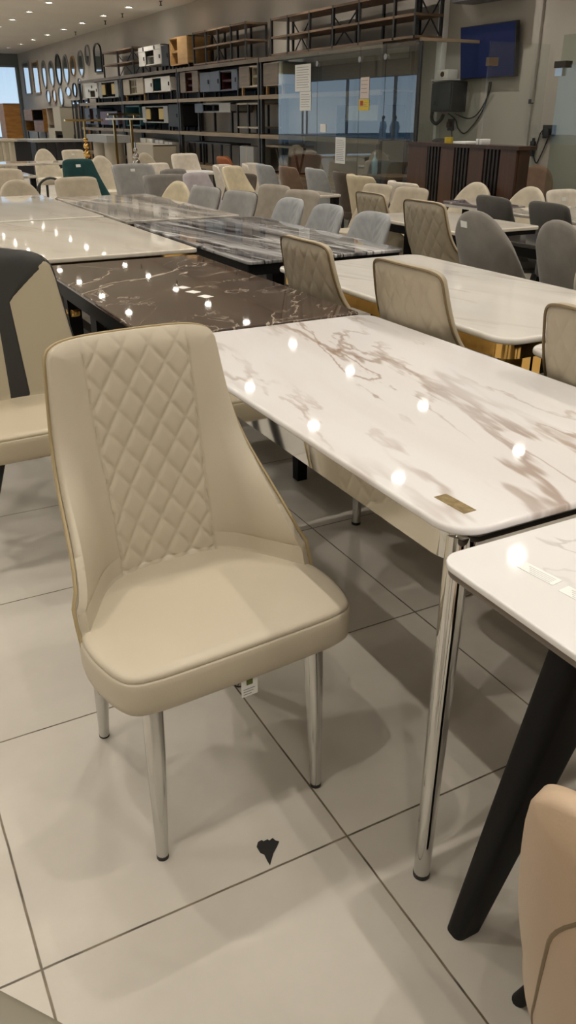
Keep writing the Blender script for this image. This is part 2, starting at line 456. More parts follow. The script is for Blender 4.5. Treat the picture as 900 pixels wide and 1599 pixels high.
put(q_proto, 0, (3.78, 5.36), 90, 'tan chair with piped back standing left of the mid-room white table', QG, (1, 1, .9))

# two-tone chair at the left
tt_shell = Shell(z1=.965, hwt=.185, hwb=.235, n=3.2, hc=.1, wing=[(.44, .03), (.6, .03), (.7, .02), (.9, .01)])
greige = mat('greige_leather', (.44, .385, .275), .45, bump=.1, bscale=400)
two = make_chair('dining_chair', 'two-tone cream chair with charcoal hourglass panel on its back, at left edge', 'chair', tt_shell, greige, mat('seat_greige', (.5, .43, .31), .42, bump=.1, bscale=400), blackmetal, None, None, 40, 48, dark_leather, feet=(.30, .2))
def hour(z):
    if z < .80: return .026+.010*max(0, (.80-z)/.3)
    return .026 + .225*((z-.80)/.175)**1.0
op = obj('charcoal_panel', tt_shell.patch(hour, .47, .984), dark_leather, two, angle=70); op['label'] = 'charcoal leather hourglass panel'
two.location = (.475, 2.76, 0); two.rotation_euler = (0, 0, math.radians(4))
dk_shell = Shell(z1=.94, n=3., hc=.12, wing=[(.44, .05), (.7, .02), (.9, 0)])
dkc = make_chair('dining_chair', 'dark olive-grey chair back peeking in at the left edge behind the two-tone chair', 'chair', dk_shell, mat('dark_olive_leather', (.06, .06, .05), .45), dark_leather, blackmetal, None, None, 24, 30, dark_leather, feet=(.26, .2))
dkc.location = (.46, 3.54, 0); dkc.rotation_euler = (0, 0, PI)

# fabrics for the crowd of chairs
def fab(n, c, sheen=.25, var=.1): return mat(n, c, .85, bump=.25, bscale=160, sheen=sheen, var=var, vscale=14, spec=.25)
F_grey = fab('grey_velvet', (.215, .20, .18)); F_blue = fab('blue_grey_velvet', (.34, .35, .355)); F_dark = fab('charcoal_velvet', (.07, .066, .06))
F_cream = fab('cream_fabric', (.58, .52, .41)); F_beige = fab('beige_fabric', (.46, .4, .31)); F_taupe = fab('taupe_leather', (.33, .29, .24), .05)
F_brown = fab('brown_fabric', (.2, .13, .09)); F_dbrown = fab('dark_brown_fabric', (.085, .065, .05)); F_green = fab('green_velvet', (.012, .05, .05)); F_lilac = fab('lilac_velvet', (.42, .38, .4))
F_white = fab('white_fabric', (.68, .62, .53)); F_rust = fab('rust_leather', (.3, .105, .045), .05); F_ivory = fab('ivory_leather', (.62, .54, .38), .05); F_mid = fab('mid_grey_fabric', (.3, .29, .275))

plainwing = [(.44, .12), (.55, .08), (.65, .04), (.75, .01), (.85, 0)]
SH = {
 'square': Shell(z1=.85, hwt=.205, hwb=.225, n=4.5, hc=.07, zt=.82, wing=plainwing),
 'arch': Shell(z1=.90, hwt=.16, hwb=.235, n=2.2, hc=.24, zt=.88, wing=plainwing),
 'round': Shell(z1=.92, hwt=.19, hwb=.25, n=2.3, hc=.2, zt=.9, wing=[(.44, .17), (.55, .13), (.65, .08), (.75, .04), (.85, .01), (.92, 0)]),
 'tub': Shell(z1=.86, hwt=.25, hwb=.24, n=6, hc=.05, zt=.84, wing=[(.44, .2), (.6, .19), (.75, .16), (.86, .13)], pw=3.2, crown=.02),
 'chev': Shell(z1=.86, hwt=.19, hwb=.235, n=3.6, hc=.085, zt=.84, wing=[(.44, .16), (.55, .12), (.68, .06), (.8, .03), (.86, .02)]),
 'tall': Shell(z1=.97, hwt=.17, hwb=.27, n=4.5, hc=.07, zt=.95, wing=[(.44, .24), (.55, .2), (.65, .13), (.78, .06), (.9, .01)]),
}
PROTO = {}
CH = 'chairs set out across the showroom'
def chair(kind, m, xy, deg, label, s=1., front=None, rear=None, leg=None, group=CH, pipe=None, tagp=None):
    key = (kind, m.name, pipe.name if pipe else '')
    if key in PROTO: o = put(PROTO[key], 0, xy, deg, label, group, s)
    else:
        PROTO[key] = make_chair('dining_chair', label, 'chair', SH[kind], m, m, leg or blackmetal, front, rear, 36, 36, pipe)
        o = put(PROTO[key], 1, xy, deg, label, group, s)
    if tagp:
        x, z, side = tagp; sh = SH[kind]; u = x/sh.hw(z); v = (z-sh.z0)/(sh.ztop(u)-sh.z0)
        p, n = sh.P(u, v), sh.N(u, v)
        if side < 0: n = -n
        c = p+n*(sh.T/2+.001); bm = B()
        bmesh.ops.create_cube(bm, size=1)
        ax = Vector((0, 0, 1)).cross(n).normalized(); up = n.cross(ax); q = Matrix((ax, n, up)).transposed()
        bmesh.ops.transform(bm, matrix=Matrix.Translation(c) @ q.to_4x4() @ Matrix.Diagonal((.052, .003, .028, 1)), verts=bm.verts)
        obj('price_tag', bm, white_paper, o)
    return o

cv = chevron(.062, .9, .0055)
for i, (y, lab) in enumerate(((4.33, 'blue-grey chevron stitched velvet chair, nearest of three at the dark marble table'), (4.86, 'blue-grey chevron stitched velvet chair, middle of three at the dark marble table'), (5.38, 'blue-grey chevron stitched velvet chair, farthest of three at the dark marble table'))):
    chair('chev', F_blue, (2.68, y), -90, lab, (.96, 1, 1), cv, None, group='chevron velvet chairs')
chair('round', F_grey, (2.96, 3.2), 90, 'grey velvet round-backed chair with a small white tag, right of the gold-trimmed white table', (1, 1, 1.06), tagp=(.07, .86, -1))
chair('round', F_grey, (3.02, 2.725), 90, 'grey velvet round-backed chair without tag, cut by the right picture edge', (.84, 1, 1.06))
chair('arch', F_cream, (2.79, 2.27), 90, 'cream chair sliver at the right edge in front of a grey velvet chair', (1.0, .85, 1.06))
chair('square', F_dark, (4.28, 4.61), 84, 'charcoal square-backed velvet chair, left of two by the dark glossy table', (.98, 1, 1.04), group='charcoal chairs')
chair('square', F_dark, (4.29, 4.09), 84, 'charcoal square-backed velvet chair, right of two by the dark glossy table', (.98, 1, 1.04), group='charcoal chairs')
chair('arch', F_cream, (4.86, 5.98), -78, 'cream arch-backed chair in front of the slatted counter, left of two', (1.12, 1, .95), group='cream arch chairs')
chair('arch', F_cream, (4.93, 5.40), -82, 'cream arch-backed chair in front of the slatted counter, right of two', (1.12, 1, .95), group='cream arch chairs')
chair('square', F_white, (5.40, 5.10), 0, 'off-white tagged chair at the right edge below the glass door', (.86, 1, .98), tagp=(.02, .77, 1))
chair('square', F_white, (5.36, 4.52), 0, 'off-white chair cut by the right edge, in front of the tagged one', (.86, 1, .93))
chair('square', F_beige, (4.10, 6.38), -78, 'beige chair behind the piped tan chair, left of two', (.84, 1, .99), group='beige square chairs')
chair('square', F_beige, (4.14, 5.93), -78, 'beige chair behind the piped tan chair, right of two', (.9, 1, .99), group='beige square chairs')
chair('tub', F_white, (4.88, 6.66), 80, 'white tub chair with curved top behind the beige chairs', .97)
chair('tub', F_ivory, (4.9, 7.42), 80, 'ivory tub chair standing right of the dark brown one', .99)
chair('tub', F_dbrown, (5.05, 7.94), 80, 'dark brown tub chair in front of the glass partition', .99)
chair('tub', F_blue, (4.98, 8.48), 76, 'blue-grey tub chair right of the brown tub chair', (.86, .9, 1))
chair('tub', F_brown, (4.9, 8.97), 76, 'brown tub chair between two blue-grey tub chairs', (.86, .9, 1))
chair('tub', F_blue, (4.85, 9.47), 76, 'blue-grey tub chair left of the brown tub chair', (.86, .9, 1))
chair('square', F_taupe, (3.2, 6.62), -78, 'taupe leather chair behind the chevron chairs, left of two', 1., vertical(.2, .004), group='taupe chairs')
chair('square', F_taupe, (3.14, 6.02), -78, 'taupe leather chair behind the chevron chairs, right of two', 1., group='taupe chairs')
chair('tall', F_ivory, (3.82, 8.02), 28, 'tall ivory leather wing chair turned to the right', .95)
chair('square', F_mid, (2.60, 6.72), -78, 'pale grey chair with dark edge at the far marble table, left of two', 1., pipe=F_dark, group='pale grey chairs')
chair('square', F_mid, (2.66, 6.16), -78, 'pale grey chair with dark edge at the far marble table, right of two', 1., pipe=F_dark, group='pale grey chairs')
chair('tall', F_lilac, (3.18, 7.5), 20, 'lilac velvet wing chair with white tag', .93, tagp=(-.03, .84, 1))
chair('arch', F_ivory, (2.62, 7.3), -60, 'ivory button-backed chair at the far right corner of the grey marble table', .95)
chair('tub', F_grey, (2.98, 8.05), 5, 'wide grey armchair with rounded back behind the far marble table', 1.)
chair('tub', F_mid, (3.2, 9.75), 5, 'grey velvet armchair with small white tag, beside the green chair', 1.02, tagp=(.05, .79, 1))
chair('tall', F_green, (2.46, 9.1), 8, 'dark green velvet wing chair with white tag', 1., tagp=(.0, .9, 1))
chair('square', F_beige, (2.12, 7.95), 8, 'beige chair standing directly in front of the green wing chair', 1.02)
chair('tub', F_beige, (1.60, 9.3), 4, 'beige chair at the left edge behind the far white table', 1.03)
chair('round', F_beige, (1.60, 8.05), 10, 'beige round-backed chair beside the far white table at left', .93)
chair('square', F_ivory, (2.62, 9.75), 8, 'cream chair showing behind the green wing chair', 1.02)
chair('arch', F_cream, (3.4, 11.5), 10, 'cream arch-backed chair right of the green wing chair', 1.)
chair('arch', F_cream, (3.3, 14.4), 10, 'cream arch-backed chair at the long pale table, left one', 1., group='chairs at the long pale table')
chair('square', F_cream, (4.0, 15.3), 10, 'beige tagged chair at the long pale table, right one', 1., group='chairs at the long pale table', tagp=(.0, .77, 1))
chair('arch', F_beige, (4.3, 12.2), 20, 'beige arch-backed chair below the tall beige cabinet', 1.)
chair('square', F_white, (4.12, 11.22), 20, 'small white chair left of the white table', .95)
chair('square', F_white, (4.66, 11.64), 10, 'white chair with cushioned back beside the rust armchair', 1.06)
chair('tub', F_rust, (5.07, 11.1), 64, 'rust leather armchair below the racks', 1.02)
chair('tub', F_white, (4.5, 10.0), 40, 'white tub chair above the ivory wing chair, left of two', (.8, .85, .97), group='white tub chairs')
chair('tub', F_white, (4.97, 10.15), 40, 'white tub chair above the ivory wing chair, right of two', (.8, .85, .97), group='white tub chairs')
chair('square', F_dbrown, (3.95, 8.75), -60, 'brown chair half hidden between the lilac and ivory wing chairs', .95)
chair('square', F_grey, (3.7, 9.5), 20, 'grey chair between the grey armchair and white table', .97)
chair('round', F_brown, (6.0, 6.36), -60, 'brown leather oval-backed chair behind the counter end', (.9, 1, 1.03), leg=steel)
chair('square', F_dark, (5.98, 7.97), -90, 'black office chair behind the slatted counter', (.9, .9, 1.36))

# greige chair at the lower right, black legs
lr_m = mat('rose_beige_leather', (.5, .37, .255), .42, bump=.1, bscale=400)
lr_shell = Shell(z1=.938, hwt=.20, hwb=.23, n=5, hc=.05, wing=[(.44, .12), (.55, .09), (.65, .05), (.75, .02), (.85, 0)], T=.045)
lr = make_chair('dining_chair', 'rose-beige leather chair with black legs cut off at the lower right corner', 'chair', lr_shell, lr_m, lr_m, blackwood, None, None, 90, 60, None, feet=(.31, .235), r=(.022, .013))
lr.location = (.68, .228, 0); lr.rotation_euler = (0, 0, math.radians(113))
pts = []
for k in range(30):
    v = .02+.84*k/29; u = .805-.02*v-.14*max(0, (v-.68)/.16)**2
    pts.append(lr_shell.P(u, v)-lr_shell.N(u, v)*(lr_shell.T/2-.0005))
bm = B(); tube(bm, pts, .0021, 6); obj('seam', bm, mat('brown_piping', (.17, .115, .05), .5), lr)
# olive chair at the lower left
ll = make_chair('dining_chair', 'olive-grey chair seat corner at the lower left corner', 'chair', Shell(z1=.85), mat('olive_grey_leather', (.2, .18, .135), .5), mat('olive_grey_leather', (.2, .18, .135), .5), steel, None, None, 24, 24, piping_m)
ll.location = (-.172, .513, 0); ll.rotation_euler = (0, 0, math.radians(127))

# ------------------------------------------------------------------ tables
def tapered(bm, a, b, r0, r1, seg=18, bot=True):
    tube(bm, [a, Vector(a)+(Vector(b)-Vector(a))*.5, b], [r0, (r0+r1)/2, r1], seg)

def make_table(name, label, x0, x1, y0, y1, h, top_m, th=.016, rc=.05, rim=None, rim_h=.055, rim_in=.012, leg='tube', leg_m=None, foot=True, group=None, rim_m2=None, r=(.0235, .0165), splay=.02, edge_r=.006, overhang=0., oy=0., far=None):
    w, d = x1-x0, y1-y0
    t = thing(name, label, 'table', ((x0+x1)/2, (y0+y1)/2, 0), 0, group)
    bm = B(); slab(bm, rrect(w, d, rc), h-th, h, edge_r, 4); obj('tabletop', bm, top_m, t)
    zb = h-th
    if rim:
        o = rrect(w-2*rim_in, d-2*rim_in, max(.01, rc-rim_in*.3)); i = inset(o, .018)
        bm = B(); rings = [[(x, y, z) for x, y in q] for q, z in ((i, zb), (i, zb-rim_h), (o, zb-rim_h), (o, zb), (i, zb))]
        loft(bm, rings, False, False); obj('apron', bm, rim, t); zb2 = zb-rim_h
    else: zb2 = zb
    if leg in ('tube', 'square'):
        for sx in (-1, 1):
            for sy in (-1, 1):
                a = Vector((sx*(w/2-.05-overhang), sy*(d/2-.05-overhang-oy), zb if not rim else zb-.008)); b = Vector((sx*(w/2-.05-overhang+splay), sy*(d/2-.05-overhang-oy+splay), .01 if foot else 0))
                if far and sy > 0: a.x, a.y, b.x, b.y = sx*far[0], far[1], sx*far[2], far[3]
                bm = B()
                if leg == 'tube': tapered(bm, a, b, *r)
                else: loft(bm, [[p+Vector((q*k, s*k, 0)) for q, s in ((-1,-1),(1,-1),(1,1),(-1,1))] for p, k in ((a, r[0]), (b, r[1]))])
                l = obj('leg', bm, leg_m, t)
                if foot:
                    bm = B(); lathe(bm, [(r[1]*.8, 0), (r[1]*1.03, .002), (r[1]*1.03, .012), (r[1]*.7, .013)], (b.x, b.y, 0), 18); obj('foot_pad', bm, black_rub, l)
    elif leg == 'pedestal':
        for sy in (-1, 1):
            bm = B(); yc = sy*d*.28
            for k in (-1, 1):
                bar(bm, (k*.03, yc, .03), (k*.025, yc, zb2), .04, .12)
            box(bm, -.05, .05, yc-.16, yc+.16, 0, .035); obj('leg_frame', bm, leg_m, t)
        bm = B(); box(bm, -.03, .03, -d*.28, d*.28, .2, .26); obj('stretcher', bm, leg_m, t)
    return t

white_pink = marble('white_rose_marble', (.79, .775, .775), (.62, .545, .50), (.30, .20, .14), rot=.16, scale=(2.3, .6, 1), width=.03, density=1.3, dist=.22, streak=.26, vein2=(.34, .235, .17), w2=.022, dens2=2.0, off=(.2, .3, 0), amount=.68)
brown_m = marble('brown_emperador_marble', (.066, .046, .036), (.10, .075, .058), (.55, .46, .37), rot=.5, scale=(1.2, .7, 1), width=.014, density=1.8, dist=1.6, streak=.9, vein2=(.40, .32, .25), w2=.012, dens2=2.8, amount=1., rough=.03)
black_marble = marble('black_streak_marble', (.06, .06, .065), (.42, .41, .41), (.72, .71, .70), rot=math.radians(82), scale=(.5, 4, 1), width=.06, density=1.3, dist=1.1, streak=1., vein2=(.012, .012, .014), w2=.05, dens2=2.2)
white_gold = marble('white_gold_marble', (.76, .71, .62), (.62, .56, .47), (.45, .38, .3), rot=1.1, scale=(.6, 1.6, 1), width=.03, density=1.4, dist=.8, streak=.45, amount=.5)
grey_vein = marble('grey_vein_marble', (.62, .58, .52), (.30, .275, .25), (.2, .18, .165), rot=1.3, scale=(.5, 3, 1), width=.05, density=1.4, dist=.8, streak=1.)
white_soft = marble('soft_white_marble', (.78, .75, .70), (.66, .63, .58), (.5, .45, .4), rot=1.25, scale=(.5, 3, 1), width=.03, density=1.3, dist=.4, streak=.5, amount=.6)
white_grey = marble('white_grey_marble', (.80, .79, .785), (.75, .735, .725), (.30, .29, .275), rot=-.7, scale=(1, 1, 1), width=.012, density=1.9, dist=.9, streak=.5, amount=.6, rough=.06, off=(.3, .1, 0))
purple_m = marble('mauve_glossy_marble', (.16, .135, .14), (.26, .225, .225), (.45, .42, .42), rot=.4, width=.03, density=1.8)
pale_m = marble('pale_table_stone', (.6, .55, .47), (.5, .46, .4), (.4, .37, .33), density=2.)
dark_gloss = mat('dark_gloss_lacquer', (.03, .029, .03), .06)

TG = 'marble dining tables in rows'
main = make_table('dining_table', 'white marble table with rose-brown veins and polished chrome legs, beside the lone cream chair', .803, 1.59, .918, 2.395, .76, white_pink, .016, .065, chrome, .052, .006, 'tube', chrome, True, TG, splay=.058, overhang=-.014, far=(.33, .66, .31, .635))
for c in main.children:
    pass
lab = obj('sticker', one_box(-.014, .014, -.04, .04, 0, .0006), mat('gold_foil', (.5, .38, .2), .3, .8, var=.3, vscale=60))
lab.location = (.875, 1.015, .7603); lab.rotation_euler = (0, 0, math.radians(3)); tag(lab, 'gold foil sticker on the near corner of the white chrome-legged table', 'sticker')
brown = make_table('dining_table', 'glossy brown marble table with cream wavy veins behind the lone cream chair', .795, 1.575, 2.415, 3.93, .76, brown_m, .016, .03, blackwood, .06, .01, 'square', blackwood, False, TG, r=(.03, .022), splay=0, oy=.3)
bm = B()
for sx in (-1, 1):
    for sy in (-1, 1): lathe(bm, [(.033, .60), (.036, .605), (.036, .625), (.033, .63)], (sx*(.39-.05), sy*(.7575-.05-.3), 0), 12)
obj('gold_band', bm, gold, brown)
for k, (x, y) in enumerate(((1.19, 3.142), (1.192, 3.036), (1.2, 2.932))):
    s = obj('sticker', one_box(-.02, .02, -.026, .026, 0, .0006), white_paper); s.location = (x, y, .7603); s.rotation_euler = (0, 0, math.radians(20))
    tag(s, ('small white sticker on the brown marble table, farthest of three', 'small white sticker on the brown marble table, middle of three', 'small white sticker on the brown marble table, nearest of three')[k], 'sticker', 'white stickers on the brown table')
make_table('dining_table', 'cream white marble table with a thin gold rim beyond the brown table', .76, 1.655, 4.12, 5.76, .76, white_gold, .022, .02, gold, .026, .003, 'pedestal', blackwood, False, TG)
make_table('dining_table', 'dark grey streaked marble table with black apron beside the chevron chairs', 1.70, 2.60, 3.60, 5.33, .76, black_marble, .018, .03, blackwood, .05, .012, 'square', blackwood, False, TG, r=(.035, .03), splay=0, overhang=.24)
make_table('dining_table', 'cream glossy marble table at the left edge mirroring the windows', .80, 1.665, 5.84, 7.72, .76, white_gold, .022, .02, gold, .018, .012, 'pedestal', blackwood, False, TG)
make_table('dining_table', 'grey veined cream marble table in front of the green wing chair', 1.70, 2.52, 5.46, 7.42, .76, grey_vein, .022, .02, gold, .015, .012, 'pedestal', blackwood, False, TG)
make_table('dining_table', 'soft white marble table on gold apron behind the quilted chairs', 1.755, 2.55, 1.87, 3.44, .76, white_soft, .022, .07, gold, .05, .02, 'pedestal', gold, False, TG, edge_r=.009)
make_table('dining_table', 'white table corner just showing left of the quilted chair at the right edge', 1.755, 2.57, .45, 1.80, .76, white_soft, .022, .07, blackwood, .05, .03, 'pedestal', blackwood, False, TG, edge_r=.009)
make_table('dining_table', 'white marble table in mid room with dark base, behind the round-backed chairs', 3.26, 3.92, 4.0, 5.06, .76, white_gold, .022, .03, blackwood, .05, .012, 'square', blackwood, False, TG, r=(.03, .025), splay=0, overhang=.2)
make_table('dining_table', 'dark glossy table at the right edge behind the grey velvet chairs', 3.30, 4.25, 2.55, 3.76, .755, dark_gloss, .022, .02, blackwood, .05, .012, 'square', blackwood, False, TG, r=(.03, .025), splay=0, overhang=.22)
make_table('dining_table', 'mauve glossy table in front of the slatted counter', 4.42, 4.72, 4.98, 5.66, .76, purple_m, .022, .04, mat('white_lacquer', (.7, .68, .64), .3), .02, .004, 'square', blackwood, False, TG, r=(.02, .02), splay=0, overhang=.17)
make_table('dining_table', 'pale table between the charcoal chairs and the cream arch chairs', 4.28, 5.0, 3.5, 4.92, .76, pale_m, .022, .03, None, 0, 0, 'square', blackwood, False, TG, r=(.03, .025), splay=0, overhang=.26)
make_table('dining_table', 'pale grey table left of the taupe leather chairs near the ivory chair', 3.47, 4.1, 6.68, 7.3, .745, pale_m, .022, .03, None, 0, 0, 'square', blackwood, False, TG, r=(.03, .025), splay=0)
make_table('dining_table', 'white table in front of the rust armchair', 4.0, 4.5, 10.3, 10.85, .74, mat('white_lacquer', (.7, .68, .64), .3), .03, .05, None, 0, 0, 'square', blackwood, False, TG, r=(.03, .025), splay=0)
make_table('dining_table', 'pale table at the left behind the far white table with beige chairs', 1.55, 2.2, 10.3, 11.6, .76, pale_m, .025, .03, None, 0, 0, 'square', blackwood, False, TG, r=(.03, .025), splay=0)
make_table('dining_table', 'long pale table with cream chairs near the window end', 2.2, 3.9, 13.1, 13.8, .76, pale_m, .03, .03, None, 0, 0, 'square', blackwood, False, TG, r=(.03, .025), splay=0)
# lower right table, splayed black legs
lt = thing('dining_table', 'white grey-veined table with splayed black legs at the right foreground', 'table', (1.202, .205, 0), 0, TG)
bm = B(); slab(bm, rrect(.90, 1.40, .04), .727, .739, .003, 3); obj('tabletop', bm, [white_grey], lt)
bm = B(); slab(bm, rrect(.892, 1.392, .038), .715, .7275, .001, 1); obj('edge_band', bm, mat('grey_brown_edge', (.17, .14, .115), .5), lt)
for sx in (-1, 1):
    for sy in (-1, 1):
        a = Vector((sx*.385, sy*.43, .715)); b = Vector((sx*.422, sy*.556, 0)); bm = B()
        rings = []
        for p, w, dd in ((a, .056, .032), (a+(b-a)*.5, .044, .026), (b, .030, .02)):
            rings.append([(p.x+x, p.y+y, p.z) for x, y in rrect(2*w, 2*dd, dd*.7, 4)])
        loft(bm, rings); obj('leg', bm, blackwood, lt)
for k, (x, y, rz) in enumerate(((.86, .785, .12), (.865, .70, .12))):
    p = obj('sticker', one_box(-.012, .012, -.035, .035, 0, .0005), mat('clear_label', (.86, .855, .84), .5)); p.location = (x, y, .7393); p.rotation_euler = (0, 0, rz)
    bm = B()
    for j in range(4): box(bm, -.009+.0045*j, -.0075+.0045*j, -.028, .012+.004*j, .0005, .0007)
    obj('print', bm, mat('faint_print', (.6, .6, .6), .6), p)
    tag(p, ('white printed label on the black-legged table, nearer its corner', 'white printed label on the black-legged table, at the picture edge')[k], 'sticker', 'labels on the black-legged table')

# black scrap on the floor
bm = B(); pts = [(-.034,.03),(-.03,.048),(-.018,.056),(-.012,.05),(.0,.058),(.006,.052),(.016,.062),(.026,.05),(.036,.046),(.026,.022),(.016,.0),(.008,-.03),(.003,-.048),(-.004,-.03),(-.012,-.004),(-.024,.004)]
loft(bm, [[(x*.68, y*.62, z) for x, y in reversed(pts)] for z in (.0006, .0024)])
sc_ = obj('plastic_scrap', bm, black_rub); sc_.location = (.531, 1.088, 0); sc_.rotation_euler = (0, 0, math.radians(-24)); tag(sc_, 'torn scrap of black plastic lying on the floor tile', 'scrap')

# ------------------------------------------------------------------ room shell
XR, XL, YF, YB, H = 6.45, -6.0, 31.0, -4.5, 3.2
bm = B(); box(bm, XL-.2, XR+.2, YB-.2, YF+.2, -.1, 0); struct('floor', bm, floor_mat())
ceil_m = mat('ceiling_paint', (.64, .605, .545), .8, var=.03, vscale=1.)
bm = B(); box(bm, XL-.2, XR+.2, YB-.2, YF+.2, H, H+.1); struct('ceiling', bm, ceil_m)
wall_m = mat('taupe_wall_paint', (.44, .405, .355), .85, bump=.15, bscale=60, var=.04, vscale=1.2)
bm = B(); box(bm, XR, XR+.2, YB-.2, YF+.2, 0, H); struct('wall_right', bm, wall_m)
bm = B(); box(bm, XL-.2, XR, YB-.2, YB, 0, H); struct('wall_front', bm, wall_m)
bm = B(); box(bm, XL-.2, XL, YB, 7., 0, H); box(bm, XL-.2, XL, 7., YF, 0, .62); box(bm, XL-.2, XL, 7., YF, 2.6, H); struct('wall_left', bm, wall_m)
hd = mat('grey_green_header', (.16, .18, .17), .7)
bm = B(); box(bm, XL, 6.38, YF, YF+.2, 2.86, H); box(bm, XL, 6.38, YF, YF+.2, 0, .4); box(bm, 6.38, XR, YF, YF+.2, 0, H); struct('wall_back', bm, hd)
pane = glass('window_glass', (.93, .96, .97), .03)
alu = mat('aluminium_frame', (.35, .36, .37), .4, .6)
def window(n, x0, x1, y0, y1, z0, z1, axis):
    bm = B(); w = .05
    if axis == 'x':
        for a, b, c, d in ((x0, x1, z0, z0+w), (x0, x1, z1-w, z1), (x0, x0+w, z0, z1), (x1-w, x1, z0, z1)): box(bm, a, b, y0, y1, c, d)
        g = one_box(x0+w, x1-w, (y0+y1)/2-.004, (y0+y1)/2+.004, z0+w, z1-w)
    else:
        for a, b, c, d in ((y0, y1, z0, z0+w), (y0, y1, z1-w, z1), (y0, y0+w, z0, z1), (y1-w, y1, z0, z1)): box(bm, x0, x1, a, b, c, d)
        g = one_box((x0+x1)/2-.004, (x0+x1)/2+.004, y0+w, y1-w, z0+w, z1-w)
    f = struct('window_%d' % n, bm, alu); obj('pane', g, pane, f)
n = 1
xs = [XL+.02, -3.8, -1.7, .2, 2.1, 4.0, 5.25, 6.38]
for a, b in zip(xs, xs[1:]): window(n, a, b, YF+.05, YF+.12, .4, 2.86, 'x'); n += 1
for k in range(8): window(n, XL-.12, XL-.05, 7+3*k, 10+3*k, .62, 2.6, 'y'); n += 1
# slatted shutter boxes above the street windows
shut_m = wood('pale_shutter', (.60, .52, .40), (.72, .63, .50), (2, 2, 30))
for k, (y0, y1) in enumerate(((22.6, 25.9), (26.1, 29.6))):
    bm = B()
    for j in range(9): box(bm, XL+.02, XL+.06, y0, y1, 2.58+.066*j, 2.635+.066*j)
    box(bm, XL+.001, XL+.03, y0, y1, 2.57, 3.18)
    tag(obj('roller_shutter', bm, shut_m), ('pale slatted shutter over the street windows, nearer one', 'pale slatted shutter over the street windows, farther one')[k], 'shutter', 'slatted shutters')
bm = B(); box(bm, -60, XL-.2, -20, 90, -.5, -.45); box(bm, XL-.2, 40, YF+.2, 90, -.5, -.45); struct('ground', bm, mat('pavement', (.2, .2, .2), .9, var=.2, vscale=.5))

# downlights
lens = emis('lamp_lens', (1, .94, .84), 75.); ringm = mat('white_ring', (.8, .78, .74), .4)
bm = B(); lathe(bm, [(.055, 0), (.085, 0), (.085, -.008), (.078, -.014), (.055, -.006), (.055, 0)], (0, 0, 0), 20); ring_me = obj('ring', bm, ringm).data
bm = B(); lathe(bm, [(.054, -.001), (.054, -.004), (.02, -.006)], (0, 0, 0), 20); lens_me = obj('lens', bm, lens).data
for o in list(COL.objects):
    if o.name in ('ring', 'lens'): bpy.data.objects.remove(o)
spot = bpy.data.lights.new('downlight_lamp', 'SPOT'); spot.energy = 41.; spot.spot_size = math.radians(116); spot.spot_blend = .8; spot.shadow_soft_size = .011; spot.color = (1., .93, .83)
ORD = ['nearest', 'second', 'third', 'fourth', 'fifth', 'sixth', 'seventh', 'eighth', 'ninth', 'tenth', 'eleventh', 'twelfth']
cnt = {}
for i in range(-6, 2):
    for j in range(-6, 15):
        x, y = 4.2+1.48*i, 5.70+1.615*j
        if x < XL+.4 or y < YB+.5: continue
        lab, grp = 'round recessed ceiling downlight mirrored as a bright spot in the glossy tabletops', 'ceiling downlights beyond the picture'
        if i == 1 and j >= 6:
            lab, grp = ORD[j-6]+' recessed downlight in view of the ceiling row along the shelf wall', 'downlights of the row along the shelf wall'
        elif i == 0 and j >= 7:
            lab, grp = ORD[j-7]+' recessed downlight in view of the second ceiling row from the shelf wall', 'downlights of the second row'
        t = thing('downlight', lab, 'ceiling light', (x, y, H), 0, grp)
        for nm, me in (('ring', ring_me), ('lens', lens_me)):
            o = bpy.data.objects.new(nm, me); COL.objects.link(o); o.parent = t
        l = bpy.data.objects.new('lamp', spot); COL.objects.link(l); l.parent = t; l.location = (0, 0, -.02)
bm = B(); lathe(bm, [(.03, 0), (.03, -.01), (.01, -.012), (.01, -.06), (.025, -.065), (.025, -.07)], (0, 0, 0), 10)
sp0 = obj('sprinkler', bm, mat('dark_bronze', (.06, .05, .04), .5, .6), None)
for k, (x, y) in enumerate(((5.9, 15.9), (6.0, 19.6), (6.1, 22.4), (5.9, 18.1))):
    o = sp0 if k == 0 else sp0.copy()
    if k: COL.objects.link(o)
    o.location = (x, y, H); tag(o, ORD[k]+' small dark sprinkler head on the ceiling near the shelf wall', 'sprinkler', 'ceiling sprinklers')

# ------------------------------------------------------------------ shelving racks along the right wall
beam_m = wood('shelf_edge_timber', (.2, .15, .09), (.3, .225, .135), (30, 2, 30)); 
XS = 5.95
racks = [(22.1, 18.75), (18.72, 15.45), (15.42, 12.13), (12.10, 8.9)]
RN = ['far', 'second', 'third', 'nearest']
for k, (ya, yb_) in enumerate(racks):
    t = thing('storage_rack', ('black steel display rack nearest the mirrors, farthest of four', 'black steel display rack holding the yellow-grey console, second from the mirrors', 'black steel display rack holding the slate cabinet, third from the mirrors', 'black steel display rack reaching behind the glass partition')[k], 'shelf rack', (XS, yb_, 0), 0, 'display racks on the shelf wall')
    L = ya-yb_
    for yy in (.03, L-.03):
        for xx in (.03, .43):
            obj('upright', one_box(xx-.025, xx+.025, yy-.025, yy+.025, 0, 2.12), blackmetal, t)
    for z in (.6, 1.13, 1.655, 2.135):
        bm = B(); box(bm, .0, .46, .0, L, z-.02, z); box(bm, -.004, .02, 0, L, z-.055, z+.001)
        obj('shelf', bm, beam_m if z < 2.1 else wood('shelf_dark_timber', (.1, .075, .05), (.17, .13, .085), (30, 2, 30)), t)
    obj('back_sheet', one_box(.452, .458, .05, L-.05, 1.66 if k > 1 else 1.14, 2.0), mat('charcoal_back', (.05, .052, .055), .7), t)

